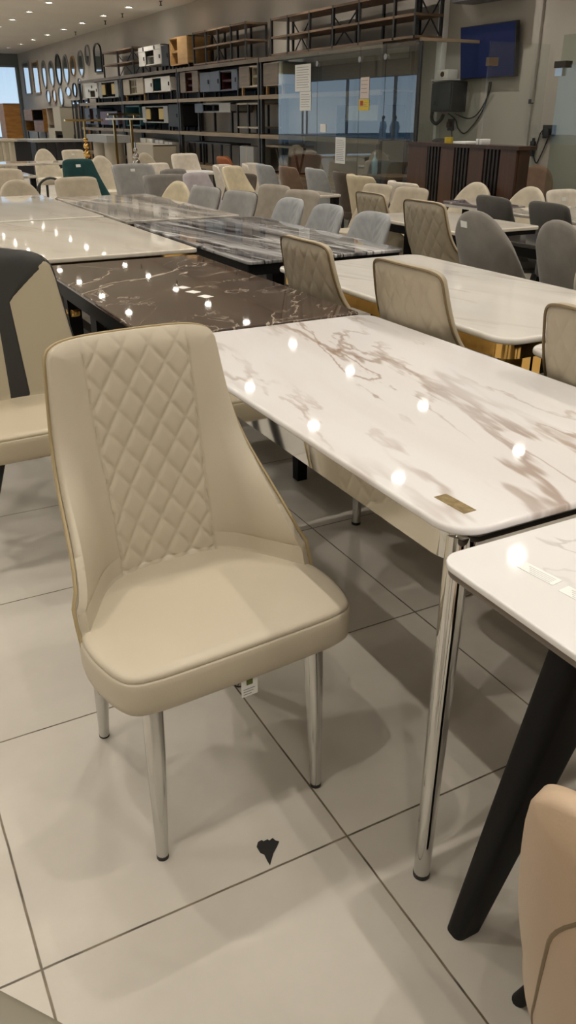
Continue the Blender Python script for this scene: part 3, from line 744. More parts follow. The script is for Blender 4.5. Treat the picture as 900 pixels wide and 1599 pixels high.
# ------------------------------------------------------------------ consoles and cabinets on the racks
c_grey = mat('pale_grey_lacquer', (.3, .3, .285), .5); c_slate = mat('slate_lacquer', (.095, .115, .15), .5); c_yel = mat('straw_yellow', (.45, .33, .1), .5)
c_white = mat('white_laminate', (.66, .64, .6), .45); c_dark = mat('near_black_laminate', (.02, .02, .022), .5); c_teal = mat('teal_laminate', (.03, .1, .12), .5)
c_red = mat('dark_red_laminate', (.07, .018, .015), .5); c_beige = mat('beige_laminate', (.38, .33, .255), .5); c_cream = mat('cream_laminate', (.5, .45, .35), .5)
c_oak = wood('oak_laminate', (.33, .19, .07), (.45, .28, .12), (3, 3, 20)); c_wood = wood('walnut_laminate', (.12, .075, .045), (.2, .13, .08), (3, 3, 20)); c_mauve = mat('mauve_laminate', (.12, .075, .1), .45); c_brown = wood('smoked_oak', (.13, .1, .07), (.19, .145, .1), (3, 3, 20))
c_orange = wood('orange_walnut', (.2, .085, .015), (.34, .16, .035), (3, 3, 14))
def console(name, label, cat, y0, y1, z, zb, zt, body, cells, legs=None, x0=5.98, depth=.38, group='consoles and cabinets on the racks', leg_m=None, knobs=True):
    """cells: (u0,u1,w0,w1,kind,material) with u from the far (left in view) end; kind door/open/drawer"""
    W = y1-y0; t = thing(name, label, cat, (x0, (y0+y1)/2, z), 0, group)
    h = zt-z; b = zb-z; e = .018
    bm = B()
    for q in ((0, depth, -W/2, W/2, b, b+e), (0, depth, -W/2, W/2, h-e, h), (0, depth, -W/2, -W/2+e, b, h), (0, depth, W/2-e, W/2, b, h), (depth-.01, depth, -W/2, W/2, b, h)): box(bm, *q)
    obj('carcass', bm, body, t)
    for u0, u1, w0, w1, kind, m in cells:
        a, c = W/2-u1*W, W/2-u0*W; g0, g1 = b+w0*(h-b), b+w1*(h-b)
        if kind == 'open':
            bm = B(); box(bm, .03, depth-.012, a+.003, c-.003, g0+.003, g0+.015); box(bm, .03, depth-.012, a+.003, c-.003, g1-.015, g1-.003); box(bm, .03, depth-.012, a+.003, a+.015, g0, g1); box(bm, .03, depth-.012, c-.015, c-.003, g0, g1); box(bm, depth-.06, depth-.02, a, c, g0, g1)
            obj('niche', bm, m, t)
        else:
            d = obj('drawer' if kind == 'drawer' else 'door', one_box(-.012, .006, a+.003, c-.003, g0+.003, g1-.003), m, t)
            if knobs:
                bm = B(); yy = a+.05 if kind == 'door' else (a+c)/2; zz = (g0+g1)/2
                box(bm, -.028, -.012, yy-.012, yy+.012, zz-.03, zz+.03); obj('handle', bm, blackmetal, d)
    if b > .02:
        for yy in (-W/2+.06, W/2-.06):
            for xx in (.04, depth-.04): obj('leg', one_box(xx-.018, xx+.018, yy-.018, yy+.018, 0, b), leg_m or blackmetal, t)
    return t
S1, S2, S3, S4 = 2.136, 1.656, 1.131, .602
console('tv_console', 'white console with grey centre niche and two small drawers on top of the racks', 'console', 16.25, 17.5, S1, 2.25, 2.57, c_white, [(.0, .3, 0, .75, 'door', c_white), (.3, .7, 0, .5, 'open', c_grey), (.7, 1, 0, .75, 'door', c_white), (.0, .5, .75, 1, 'drawer', c_white), (.5, 1, .75, 1, 'drawer', c_white)])
console('bookcase', 'oak open bookcase with four cells on top of the racks', 'bookcase', 14.9, 15.8, S1, 2.19, 2.62, c_oak, [(.02, .45, .02, .5, 'open', c_oak), (.02, .45, .5, .98, 'open', c_oak), (.45, .98, 0, 1, 'door', c_oak)], knobs=False, depth=.42)
console('storage_box', 'black cabinet between white console and oak bookcase on top of the racks', 'cabinet', 15.85, 16.2, S1, 2.2, 2.53, c_dark, [(0, 1, 0, 1, 'door', c_dark)])
console('tv_console', 'white console with a small dark niche under the mirrors', 'console', 20.55, 21.6, S2, 1.76, 2.06, c_white, [(0, .4, 0, 1, 'door', c_white), (.4, .8, 0, .5, 'open', c_brown), (.4, .8, .5, 1, 'drawer', c_white), (.8, 1, 0, 1, 'door', c_white)])
console('tv_console', 'grey console with straw yellow doors on the second shelf', 'console', 19.0, 20.42, S2, 1.74, 2.06, c_grey, [(.0, .16, 0, 1, 'door', c_grey), (.16, .34, .2, .85, 'door', c_yel), (.34, .68, .05, .98, 'open', c_dark), (.68, .84, .2, .85, 'door', c_yel), (.84, 1, 0, 1, 'door', c_grey)], knobs=False)
console('tv_console', 'beige console with open cubbies in the middle on timber legs', 'console', 17.35, 18.62, S2, 1.77, 2.06, c_beige, [(0, .32, 0, 1, 'door', c_beige), (.32, .5, .05, .5, 'open', c_cream), (.5, .68, .05, .5, 'open', c_cream), (.32, .5, .5, .95, 'open', c_cream), (.5, .68, .5, .95, 'open', c_cream), (.68, 1, 0, 1, 'door', c_beige)], leg_m=c_oak, knobs=False)
console('tv_console', 'white console with a teal centre niche', 'console', 15.85, 17.25, S2, 1.79, 2.04, c_white, [(0, .32, 0, 1, 'door', c_white), (.32, .66, .02, .98, 'open', c_teal), (.66, 1, 0, 1, 'door', c_white)])
console('cabinet', 'walnut cabinet with dark open centre beside the slate cabinet', 'cabinet', 14.5, 15.34, S2, 1.75, 2.072, c_wood, [(0, .3, 0, 1, 'door', c_brown), (.3, .68, .03, .34, 'open', c_red), (.3, .68, .34, .66, 'open', c_red), (.3, .68, .66, .97, 'open', c_red), (.68, 1, 0, 1, 'door', c_brown)], knobs=False)
console('tv_console', 'slate blue console with dark red open cubbies', 'console', 12.92, 14.42, S2, 1.74, 2.03, c_slate, [(0, .28, 0, 1, 'door', c_slate), (.28, .55, 0, 1, 'door', c_slate), (.55, .86, .05, .5, 'open', c_red), (.55, .86, .5, .95, 'open', c_red), (.86, 1, 0, 1, 'door', c_slate)])
console('tv_console', 'cream sided console with woven brown door and open shelf right of the slate console', 'console', 12.2, 12.87, S2, 1.77, 2.05, c_cream, [(.03, .58, .03, .97, 'door', c_brown), (.6, .97, .05, .5, 'open', c_cream), (.6, .97, .5, .95, 'open', c_cream)], leg_m=c_oak, knobs=False)
console('tv_console', 'cream sided console with one woven brown door beside the glass partition', 'console', 11.42, 12.03, S2, 1.77, 2.06, c_cream, [(.03, .8, .03, .97, 'door', c_brown), (.82, .97, .03, .97, 'door', c_cream)], leg_m=c_oak, knobs=False)
console('tv_console', 'slate console with a dark red niche on the third shelf', 'console', 20.75, 21.8, S3, 1.2, 1.55, c_slate, [(0, .4, 0, 1, 'door', c_slate), (.4, .7, .1, .9, 'open', c_red), (.7, 1, 0, 1, 'door', c_slate)])
console('tv_console', 'mauve topped console on the third shelf', 'console', 19.2, 20.5, S3, 1.2, 1.47, c_mauve, [(0, .5, 0, 1, 'door', c_mauve), (.5, 1, 0, 1, 'door', c_slate)])
console('tv_console', 'dark teal open console on the third shelf', 'console', 17.72, 18.65, S3, 1.19, 1.57, c_teal, [(.03, .97, .03, .5, 'open', c_dark), (.03, .97, .5, .97, 'open', c_teal)])
console('tv_console', 'grey and straw yellow console with black centre on the third shelf', 'console', 16.05, 17.5, S3, 1.26, 1.55, c_grey, [(.0, .14, 0, 1, 'door', c_grey), (.14, .32, .2, .85, 'door', c_yel), (.32, .66, .02, .98, 'open', c_dark), (.66, .84, .2, .85, 'door', c_yel), (.84, 1, 0, 1, 'door', c_grey)], knobs=False)
console('tv_console', 'grey console with two black niches on long dark legs', 'console', 13.2, 14.7, S3, 1.43, 1.57, c_grey, [(0, .24, 0, 1, 'door', c_slate), (.26, .46, .1, .9, 'open', c_dark), (.48, .68, .1, .9, 'open', c_dark), (.7, 1, 0, 1, 'door', c_grey)], knobs=False)
console('storage_box', 'black box unit beside the straw yellow console on the third shelf', 'cabinet', 15.53, 16.0, S3, 1.2, 1.57, c_dark, [(0, 1, 0, 1, 'door', c_dark)])
for k, (y0, y1, m, zt, lab) in enumerate(((17.9, 18.3, c_beige, .88, 'beige carton on the lowest visible shelf'), (17.1, 17.85, c_white, .97, 'white flat carton on the lowest visible shelf'), (16.5, 16.95, c_white, .95, 'white carton with dark red edge on the lowest visible shelf'), (16.0, 16.4, c_white, .93, 'small white carton on the lowest visible shelf'), (12.45, 12.95, c_grey, .95, 'grey carton right of the rack post on the lowest visible shelf'))):
    bm = B(); box(bm, 0, .3, 0, y1-y0, 0, zt-S4); o = obj('carton', bm, m, None, .004); o.location = (6.0, y0, S4)
    bm = B(); box(bm, -.002, .302, (y1-y0)*.45, (y1-y0)*.55, .01, zt-S4+.002); obj('tape', bm, c_beige, o); tag(o, lab, 'box', 'cartons on the lowest shelf')

def frame_rack(name, label, y0, y1, z0, z1, levels, posts, x0=6.0, depth=.37, top_m=None, crosses=(), group='open black metal frames', w=.03):
    t = thing(name, label, 'metal shelf', (x0, y0, z0), 0, group); L = y1-y0; h = z1-z0
    for yy in posts:
        for xx in (.015, depth-.015): obj('post', one_box(xx-w/2, xx+w/2, yy-w/2, yy+w/2, 0, h), blackmetal, t)
    for lv in levels: obj('shelf', one_box(0, depth, 0, L, lv-.025, lv), top_m or c_wood, t)
    for a, b in crosses:
        bm = B(); bar(bm, (depth-.015, a, .02), (depth-.015, b, h-.03), .012); bar(bm, (depth-.015, b, .02), (depth-.015, a, h-.03), .012); obj('cross_brace', bm, blackmetal, t)
    return t
frame_rack('metal_shelf', 'low black metal frame with crossed ends on the rack top by the mirrors', 17.95, 20.05, S1, 2.63, (.25, .49), (.02, 1.05, 2.08), crosses=((.02, 1.0), (1.1, 2.08)))
frame_rack('metal_shelf', 'black three-tier metal frame on the rack top right of the oak bookcase', 12.65, 14.75, S1, 2.64, (.04, .28, .5), (.02, .55, 1.05, 1.55, 2.08), crosses=((1.5, 2.05),))
frame_rack('metal_shelf', 'longest open black metal shelf with brown boards, above the glass partition', 8.32, 11.78, S1, 2.60, (.03, .24, .462), (.02, .42, 1.15, 1.75, 2.35, 2.95, 3.44), crosses=((.02, .42), (1.75, 2.35), (2.95, 3.44)), x0=5.97)
frame_rack('console_table', 'black frame table with two pale shelves on the third rack shelf', 12.2, 13.05, S3, 1.56, (.1, .43), (.03, .42, .82), top_m=c_beige)
frame_rack('console_table', 'black slatted frame table on the lowest visible shelf', 13.3, 15.2, S4, .97, (.37,), (.03, .4, .8, 1.2, 1.6, 1.87), top_m=c_dark)
vt = thing('console_table', 'timber topped table with black V legs near the glass partition', 'table', (6.0, 11.2, S4), 0, 'open black metal frames')
obj('top', one_box(0, .37, 0, .8, .36, .39), beam_m, vt)
for yy in (.12, .68):
    bm = B(); bar(bm, (.2, yy, .02), (.06, yy-.09, .36), .025); bar(bm, (.2, yy, .02), (.34, yy+.09, .36), .025); bar(bm, (.02, yy, 0.014), (.36, yy, 0.014), .024); obj('v_leg', bm, blackmetal, vt)
# pieces displayed lower, in front of the racks
for lab, y0, y1, x0, m, zt, kind in (('beige tall cabinet on a gold leg in front of the racks', 15.5, 17.05, 5.45, c_beige, .90, 'cabinet'), ('orange walnut sideboard end at the left edge below the window', 26.5, 27.3, 4.95, c_orange, 1.7, 'sideboard')):
    console(kind, lab, kind, y0, y1, 0, .06, zt, m, [(0, .5, 0, 1, 'door', m), (.5, 1, 0, 1, 'door', m)], x0=x0, depth=.45, group='floor cabinets by the racks', knobs=False, leg_m=gold)
console('sideboard', 'walnut sideboard with black niches under the far mirrors', 'sideboard', 26.4, 28.9, 0, .95, 1.56, c_orange, [(0, .45, .5, 1, 'door', c_orange), (.45, 1, .5, 1, 'open', c_dark), (0, .5, 0, .5, 'open', c_dark), (.5, 1, 0, .5, 'door', c_orange)], x0=6.0, group='floor cabinets by the racks', knobs=False)
console('cabinet', 'beige cabinet with dark niches under the far mirrors', 'cabinet', 24.4, 26.0, 0, .1, 1.6, c_cream, [(0, .5, .7, .95, 'open', c_orange), (.5, 1, .6, 1, 'door', c_cream), (0, .5, .3, .65, 'door', c_cream), (.5, 1, .25, .55, 'open', c_dark), (0, .5, 0, .3, 'door', c_cream)], x0=6.02, depth=.36, group='floor cabinets by the racks', knobs=False)
for k in range(4):
    t = thing('floor_mirror', ORD[k]+' of four tall narrow dark-framed mirrors leaning at the rack end', 'mirror', (6.25, 22.45+.42*k, 0), 0, 'tall leaning mirrors')
    bm = B()
    for q in ((0, .03, 0, .34, 0, .05), (0, .03, 0, .34, 1.7, 1.75), (0, .03, 0, .05, 0, 1.75), (0, .03, .29, .34, 0, 1.75)): box(bm, *q)
    obj('frame', bm, blackmetal, t); obj('glass', one_box(.012, .02, .05, .29, .05, 1.7), mat('mirror_silver', (.8, .82, .84), .02, 1.), t)

# grey console on pedestals, dark sideboards further left
gc = thing('console_table', 'pale grey console table on two round pedestals in front of the racks', 'table', (5.3, 17.9, 0), 0)
obj('top', one_box(0, .5, 0, 1.6, .88, 1.02), c_grey, gc)
for yy in (.35, 1.2):
    bm = B(); lathe(bm, [(.2, 0), (.2, .88)], (.25, yy, 0), 24); obj('pedestal', bm, c_beige, gc)
for lab, x0, x1, y0, y1, h, m in (('long dark table below the window wall', 3.4, 5.9, 22.6, 23.4, .86, c_dark), ('black table with slatted body left of the racks', 4.3, 5.6, 20.2, 20.8, .9, c_dark), ('beige counter table at the left edge below the orange sideboard', 3.0, 4.0, 20.4, 20.9, .92, c_cream)):
    t = thing('sideboard', lab, 'table', ((x0+x1)/2, (y0+y1)/2, 0), 0, 'far tables by the window')
    w, d = x1-x0, y1-y0
    obj('top', one_box(-w/2, w/2, -d/2, d/2, h-.05, h), c_grey if m is c_dark else m, t)
    bm = B(); box(bm, -w/2+.06, w/2-.06, -d/2+.05, d/2-.05, .08, h-.05); obj('body', bm, m, t)
    bm = B()
    for k in range(6): box(bm, -w/2+.1+k*(w-.3)/5, -w/2+.16+k*(w-.3)/5, -d/2+.01, -d/2+.05, .08, h-.06)
    obj('front_slats', bm, m, t); obj('plinth', one_box(-w/2+.1, w/2-.1, -d/2+.1, d/2-.1, 0, .08), c_dark, t)
# gold and silver ornaments
t = thing('gold_pedestal', 'gold stand of stacked balls with a gold bar top', 'ornament stand', (4.05, 14.9, 0))
bm = B(); prof = [(.12, 0), (.12, .03), (.03, .05)]
for zc, r in ((.62, .09), (.8, .06), (.92, .05), (1.02, .04)):
    prof += [(max(.015, r*math.sin(PI*k/8)), zc-r*math.cos(PI*k/8)) for k in range(9)]
lathe(bm, prof+[(.015, 1.3)], (0, 0, 0), 18); obj('ball_column', bm, gold, t)
bm = B(); box(bm, -.32, .32, -.05, .05, 1.3, 1.33); obj('top_bar', bm, gold, t)
t = thing('console_table', 'slim gold framed console with pale top beside the gold ball stand', 'table', (4.8, 15.0, 0))
obj('top', one_box(-.32, .32, -.1, .1, 1.32, 1.345), c_white, t)
bm = B()
for xx in (-.2, .1): box(bm, xx-.02, xx+.02, -.02, .02, .02, 1.32)
box(bm, -.25, .2, -.08, .08, 0, .02); obj('gold_frame', bm, gold, t)
bm = B(); box(bm, -.3, .28, -.03, .03, 1.39, 1.42); box(bm, -.2, -.17, -.02, .02, 1.345, 1.39); box(bm, .15, .18, -.02, .02, 1.345, 1.39); obj('gold_rail', bm, gold, t)
t = thing('silver_ornament', 'silver candle-holder of stacked balls standing behind the grey armchair', 'ornament', (3.95, 12.0, 0))
bm = B(); prof = [(.12, 0), (.12, .02), (.03, .04), (.03, .72)]
for zc, r in ((.78, .06), (.87, .045), (.95, .03)): prof += [(max(.012, r*math.sin(PI*k/8)), zc-r*math.cos(PI*k/8)) for k in range(9)]
lathe(bm, prof+[(.01, 1.05)], (0, 0, 0), 16); obj('ball_column', bm, chrome, t)
t = thing('hoop_stand', 'black hoop frame beside the beige round-backed chair at left', 'stand', (2.02, 8.9, 0))
bm = B(); tube(bm, [(.16*math.cos(a*PI/14)*1., 0, .62+.2*math.sin(a*PI/14)) for a in range(-14, 15)], .012, 8); obj('hoop', bm, blackmetal, t)
bm = B(); bar(bm, (0, 0, .01), (0, 0, .43), .02); box(bm, -.12, .12, -.08, .08, 0, .02); obj('stem', bm, blackmetal, t)

# mirrors on the wall
mir = mat('mirror_silver', (.8, .82, .84), .02, 1.)
MM = [('rect', 29.9, .9, 2.0, 2.92), ('rect', 28.6, .8, 2.0, 2.88), ('oval', 27.5, .55, 2.1, 2.85), ('oval', 26.6, .6, 2.13, 2.8), ('oval', 25.75, .6, 2.15, 2.92), ('oval', 24.95, .6, 2.15, 2.87), ('oval', 24.2, .5, 2.32, 2.8), ('oval', 23.4, .55, 2.28, 2.88), ('oval', 22.72, .4, 2.5, 2.96), ('arch', 21.85, .6, 2.33, 2.94),
      ('oval', 27.3, .5, 1.72, 2.08), ('oval', 26.55, .45, 1.72, 2.08), ('oval', 25.8, .5, 1.62, 2.12), ('oval', 24.95, .6, 1.86, 2.1), ('oval', 24.25, .4, 1.83, 2.17), ('oval', 23.7, .4, 1.78, 2.28)]
fm = [c_oak, blackmetal, c_grey]
names = ['upper row', 'lower row']
iu = il = 0
for k, (kind, y, w, z0, z1) in enumerate(MM):
    up = k < 10
    if up: iu += 1; idx = iu
    else: il += 1; idx = il
    nm = ['first', 'second', 'third', 'fourth', 'fifth', 'sixth', 'seventh', 'eighth', 'ninth', 'tenth'][idx-1]
    t = thing('wall_mirror', '%s %s mirror from the window corner in the %s on the far shelf wall' % (nm, {'rect': 'rectangular', 'oval': 'oval', 'arch': 'arched'}[kind], names[0 if up else 1]), 'mirror', (XR, y, (z0+z1)/2), 0, 'mirrors on the shelf wall')
    h = z1-z0
    if kind == 'oval': o = [(w/2*math.cos(2*PI*i/32), h/2*math.sin(2*PI*i/32)) for i in range(32)]
    elif kind == 'rect': o = rrect(w, h, .02, 2)
    else: o = [(-w/2, -h/2), (w/2, -h/2)] + [(w/2*math.cos(PI*i/20), h/2-w/2*.6+w/2*.6*math.sin(PI*i/20)) for i in range(21)]
    sc_in = lambda q, s: [(a*s, b*s) for a, b in q]
    def yz(q, x): return [(x, a, b) for a, b in q]
    i2 = sc_in(o, .93)
    bm = B(); loft(bm, [yz(o, -.005), yz(o, -.04), yz(i2, -.04), yz(i2, -.012)], False, False); obj('frame', bm, [c_grey, c_oak, c_grey, c_grey, blackmetal][k % 5], t)
    bm = B(); loft(bm, [yz(i2, -.006), yz(i2, -.018)]); obj('glass', bm, mir, t)

# ------------------------------------------------------------------ glass office, counter, wall fittings
clear = glass('clear_glass', (.94, .96, .95), .012)
gl = glass('office_glass', (.88, .92, .90), .15)
gt = thing('glass_partition', 'tall frameless glass office front with papers taped to it', 'glass partition', (5.6, 7.73, 0))
for y0, y1 in ((2.05, 3.09), (1.09, 2.04), (.58, 1.08), (.0, .57)):
    obj('glass_pane', one_box(0, .012, y0, y1, .02, 2.07), gl, gt)
for y in (2.045, 1.085, .575):
    for z in (1.95, .3):
        bm = B(); lathe(bm, [(.03, -.012), (.03, .022)], (0, y, z), 14, 'x'); obj('clamp', bm, steel, gt)
bm = B(); box(bm, -.012, .024, -.01, 3.1, 0, .02); obj('floor_channel', bm, steel, gt)
gs = thing('glass_partition', 'side return of the glass office with a brown top rail to the wall', 'glass partition', (5.63, 7.7, 0))
obj('glass_pane', one_box(0, .8, 0, .012, .02, 2.06), clear, gs)
bm = B(); box(bm, -.03, .82, -.012, .022, 2.06, 2.09); obj('top_rail', bm, mat('brown_rail', (.23, .17, .11), .5), gs)
bm = B(); box(bm, -.02, .0, -.012, .03, 0, 2.06); obj('corner_post', bm, c_dark, gs)
gs2 = thing('glass_partition', 'clear glass panel in front of the television wall, with a bronze patch fitting', 'glass partition', (5.7, 6.75, 0))

obj('glass_pane', one_box(0, .74, 0, .012, .02, 2.0), clear, gs2)
bm = B(); box(bm, -.01, .1, -.016, .028, 1.8, 1.87); obj('patch_fitting', bm, mat('bronze', (.16, .12, .08), .4, .5), gs2)
gd = thing('glass_door', 'greenish frameless glass door with top hinge at the right edge', 'glass door', (5.64, 4.75, 0))
obj('glass_pane', one_box(0, .012, 0, 1.02, .02, 1.98), glass('green_glass', (.84, .89, .86), .05), gd)
bm = B(); box(bm, -.03, .045, .93, 1.06, 1.74, 1.79); obj('hinge', bm, mat('dark_bronze', (.06, .05, .04), .5, .6), gd)
bm = B(); box(bm, -.02, .03, .97, 1.05, 1.68, 1.74); obj('hinge_plate', bm, steel, gd)
bm = B(); box(bm, -.012, .024, 0, 1.02, 0, .02); obj('floor_channel', bm, steel, gd)

def sheet(label, y0, y1, z0, z1, m, lines=0, x=5.598, name='notice_sheet', g='papers on the glass office'):
    o = obj(name, one_box(-.0012, 0, y0-(y0+y1)/2, y1-(y0+y1)/2, z0, z1), m); o.location = (x, (y0+y1)/2, 0); tag(o, label, 'paper', g)
    if lines:
        bm = B(); w = (y1-y0)/2
        for k in range(lines):
            z = z1-.03-(z1-z0-.05)*k/lines; box(bm, -.0018, -.0013, -w*.8+random.random()*w*.3, w*.8, z-.006, z)
        obj('print', bm, mat('grey_print', (.3, .3, .3), .6), o)
    return o
sheet('larger white paper taped high on the glass office, top left', 9.94, 10.35, 1.66, 1.96, white_paper, 9)
sheet('white paper taped just below the larger sheet on the glass office', 9.93, 10.22, 1.44, 1.655, white_paper, 6)
sheet('long pink-white price notice above the yellow sticker on the glass office', 8.61, 8.79, 1.56, 1.77, mat('pinkish_paper', (.68, .58, .53), .6), 4)
ys = sheet('yellow square sticker on the glass office', 8.6, 8.81, 1.435, 1.55, mat('yellow_sticker', (.72, .52, .03), .5), 3)
bm = B(); box(bm, -.0019, -.0013, .02, .08, 1.485, 1.535); obj('emblem', bm, mat('red_print', (.4, .05, .02), .5), ys)
sheet('small white tag low on the glass office', 9.55, 9.69, 1.2, 1.29, white_paper, 0)
sheet('long white printed list low on the glass office', 9.08, 9.31, .86, 1.15, white_paper, 12)

# things inside the glass office
console('cabinet', 'black cabinet with a beige panel inside the glass office', 'cabinet', 9.0, 10.0, S3, 1.15, 1.5, c_dark, [(.25, 1, .5, 1, 'door', c_beige), (0, .25, .5, 1, 'open', c_dark), (0, 1, 0, .5, 'open', c_dark)], x0=6.02, depth=.36, group='furniture inside the office', knobs=False)
t = thing('desk', 'dark desk inside the glass office', 'desk', (5.9, 8.6, 0))
obj('top', one_box(-.2, .3, -.36, .26, .72, .75), c_wood, t); obj('body', one_box(-.15, .25, -.3, .2, 0, .72), c_dark, t)
bm = B(); lathe(bm, [(.03, 0), (.034, .02), (.034, .16), (.014, .2), (.014, .23), (.004, .235)], (0, 0, 0), 14); o = obj('water_bottle', bm, mat('bottle_blue', (.3, .45, .55), .1)); o.location = (5.8, 8.74, .75)
bm = B(); lathe(bm, [(.016, .228), (.016, .245)], (0, 0, 0), 12); obj('cap', bm, c_white, o); tag(o, 'small water bottle on the desk inside the glass office', 'bottle')

# counter
cw1 = wood('counter_walnut', (.034, .016, .009), (.06, .028, .016), (20, 20, 2), .4); cw2 = wood('counter_light_walnut', (.055, .027, .016), (.085, .042, .025), (20, 20, 2), .4)
ct_ = thing('reception_counter', 'dark walnut reception counter with slatted front', 'counter', (5.2, 5.67, 0))
L = 1.57
obj('body', one_box(.02, .14, .01, L-.01, 0, 1.12), cw1, ct_)
obj('top', one_box(-.015, .19, -.012, L, 1.12, 1.15), cw1, ct_)
obj('end_panel', one_box(-.008, .02, 1.25, L-.01, 0, 1.12), cw2, ct_)
for k in range(3):
    y0 = .02 + .415*k
    obj('front_panel', one_box(-.004, .02, y0, y0+.2, 0, 1.12), cw2, ct_)
    bm = B()
    for j in range(4): box(bm, -.012, .02, y0+.215+.048*j, y0+.24+.048*j, 0, 1.12)
    obj('slats', bm, mat('black_slat', (.014, .01, .009), .5), ct_)
bm = B(); lathe(bm, [(.02, 0), (.04, 0), (.04, .05), (.02, .05), (.02, 0)], (0, 0, 0), 16); o = obj('tape_roll', bm, mat('yellow_tape', (.5, .36, .02), .4)); o.location = (5.29, 6.73, 1.15); tag(o, 'yellow and black tape roll on the counter', 'tape roll')
bm = B(); lathe(bm, [(.012, .004), (.021, .004), (.021, .046), (.012, .046), (.012, .004)], (0, 0, 0), 14); obj('core', bm, black_rub, o)
o = obj('paper_stack', one_box(-.1, .1, -.09, .09, 0, .02), white_paper, None, .003); o.location = (5.29, 6.45, 1.15); tag(o, 'flat white papers on the counter', 'paper')
o = obj('white_box', one_box(-.05, .05, -.04, .04, 0, .045), white_paper, None, .003); o.location = (5.29, 6.24, 1.15); bm = B(); box(bm, -.051, .051, -.005, .005, .0, .046); obj('band', bm, c_grey, o); tag(o, 'small white box on the counter beside the papers', 'box')

# television
SCREEN = emis('blue_screen', (.008, .016, .075), .3); sb = SCREEN.node_tree.nodes['Principled BSDF']; sb.inputs['Base Color'].default_value = (.01, .012, .03, 1); sb.inputs['Roughness'].default_value = .45; sb.inputs['Specular IOR Level'].default_value = .15
tv = thing('television', 'wall mounted television with a dark blue screen', 'television', (XR-.06, 7.58, 1.985)); tv.rotation_euler = (0, math.radians(-6), 0)
bm = B(); box(bm, -.03, .02, -.43, .43, -.245, .245); obj('bezel', bm, c_dark, tv, .004)
obj('screen', one_box(-.034, -.0305, -.42, .42, -.235, .235), SCREEN, tv)
bm = B(); box(bm, .02, .055, -.1, .1, -.1, .1); obj('wall_bracket', bm, blackmetal, tv)
# black recorder box with camera shelf
rb = thing('recorder_cabinet', 'black recorder cabinet on the wall under a small camera shelf', 'cabinet', (XR-.2, 8.14, 1.42))
obj('body', one_box(0, .2, -.19, .19, 0, .30), c_dark, rb, .008); obj('door', one_box(-.012, 0, -.17, .17, .02, .28), mat('smoked_door', (.02, .023, .028), .5), rb)
bm = B(); box(bm, -.03, .2, -.12, .17, .31, .325); bar(bm, (-.02, .165, .31), (.1, .2, .2), .012); obj('bracket_shelf', bm, c_white, rb)
cm = thing('camera', 'small white camera with dark lens on the shelf above the recorder cabinet', 'camera', (XR-.13, 8.16, 1.746))
obj('body', one_box(-.07, .07, -.1, .1, 0, .09), c_white, cm, .012)
bm = B(); lathe(bm, [(.012, -.012), (.026, -.01), (.028, .0)], (-.071, -.01, .045), 14, 'x'); obj('lens', bm, mat('red_brown_lens', (.06, .015, .01), .2), cm)
def cable(label, pts, r=.007, m=None, name='cable'):
    v = [Vector(p) for p in pts]; out = []
    for i in range(len(v)-1):
        p0, p1, p2, p3 = v[max(0, i-1)], v[i], v[i+1], v[min(len(v)-1, i+2)]
        for k in range(8):
            t = k/8; out.append(.5*((2*p1)+(p2-p0)*t+(2*p0-5*p1+4*p2-p3)*t*t+(3*p1-p0-3*p2+p3)*t*t*t))
    out.append(v[-1]); bm = B(); tube(bm, out, r, 6); o = obj(name, bm, m or black_rub); tag(o, label, 'cable'); return o
XW = XR-.012
cable('black cable looping from the television down to the recorder cabinet, longer loop', [(XR-.04, 7.55, 1.70), (XW, 7.60, 1.55), (XW, 7.66, 1.42), (XW, 7.8, 1.28), (XW, 7.93, 1.205), (XW, 8.05, 1.26), (XW, 8.1, 1.34), (XW-.1, 8.11, 1.405)])
cable('black cable looping from the television to the recorder cabinet, shorter loop', [(XR-.06, 7.5, 1.70), (XW-.02, 7.55, 1.6), (XW-.02, 7.66, 1.44), (XW-.02, 7.78, 1.365), (XW-.02, 7.92, 1.36), (XW-.1, 8.0, 1.405)])
cable('bundle of black cables hanging left of the recorder cabinet', [(XR-.11, 8.355, 1.56), (XR-.11, 8.40, 1.45), (XR-.11, 8.41, 1.35), (XR-.11, 8.33, 1.3), (XR-.11, 8.24, 1.34), (XR-.11, 8.2, 1.39)], .02, None, 'cord_bundle')
cable('thin dark cable from the wall socket down behind the counter', [(XW, 8.17, 1.28), (XW, 8.14, 1.15), (XW, 8.15, 1.02), (XW, 8.12, .9)], .005, None, 'power_cord')
so = thing('wall_socket', 'dark wall socket with plug below the recorder cabinet', 'socket', (XR, 8.18, 1.29)); obj('plate', one_box(-.02, 0, -.05, .05, -.06, .06), c_dark, so, .004); obj('plug', one_box(-.06, -.02, -.03, .02, -.03, .03), c_red, so, .006)
pm = mat('white_conduit', (.78, .78, .77), .5)
t = thing('conduit_pipe', 'white vertical cable conduit on the wall left of the television', 'pipe', (XR-.04, 8.42, 0))
bm = B(); box(bm, -.03, .04, -.05, .05, 1.55, H); obj('trunking', bm, pm, t, .004); bm = B(); box(bm, -.01, .04, -.025, .025, 0, 1.55); obj('lower_trunking', bm, pm, t)
t = thing('conduit_pipe', 'slim grey vertical conduit on the wall right of the television', 'pipe', (XR-.02, 6.92, 0))
bm = B(); box(bm, -.01, .02, -.022, .022, 1.5, H); obj('trunking', bm, mat('grey_conduit', (.42, .39, .35), .6), t, .003); bm = B(); box(bm, .0, .02, -.01, .01, 0, 1.5); obj('lower_trunking', bm, MATS['grey_conduit'], t)
bm = B(); box(bm, -.016, .02, -.018, .018, 1.49, 1.53); obj('coupling', bm, c_dark, t)
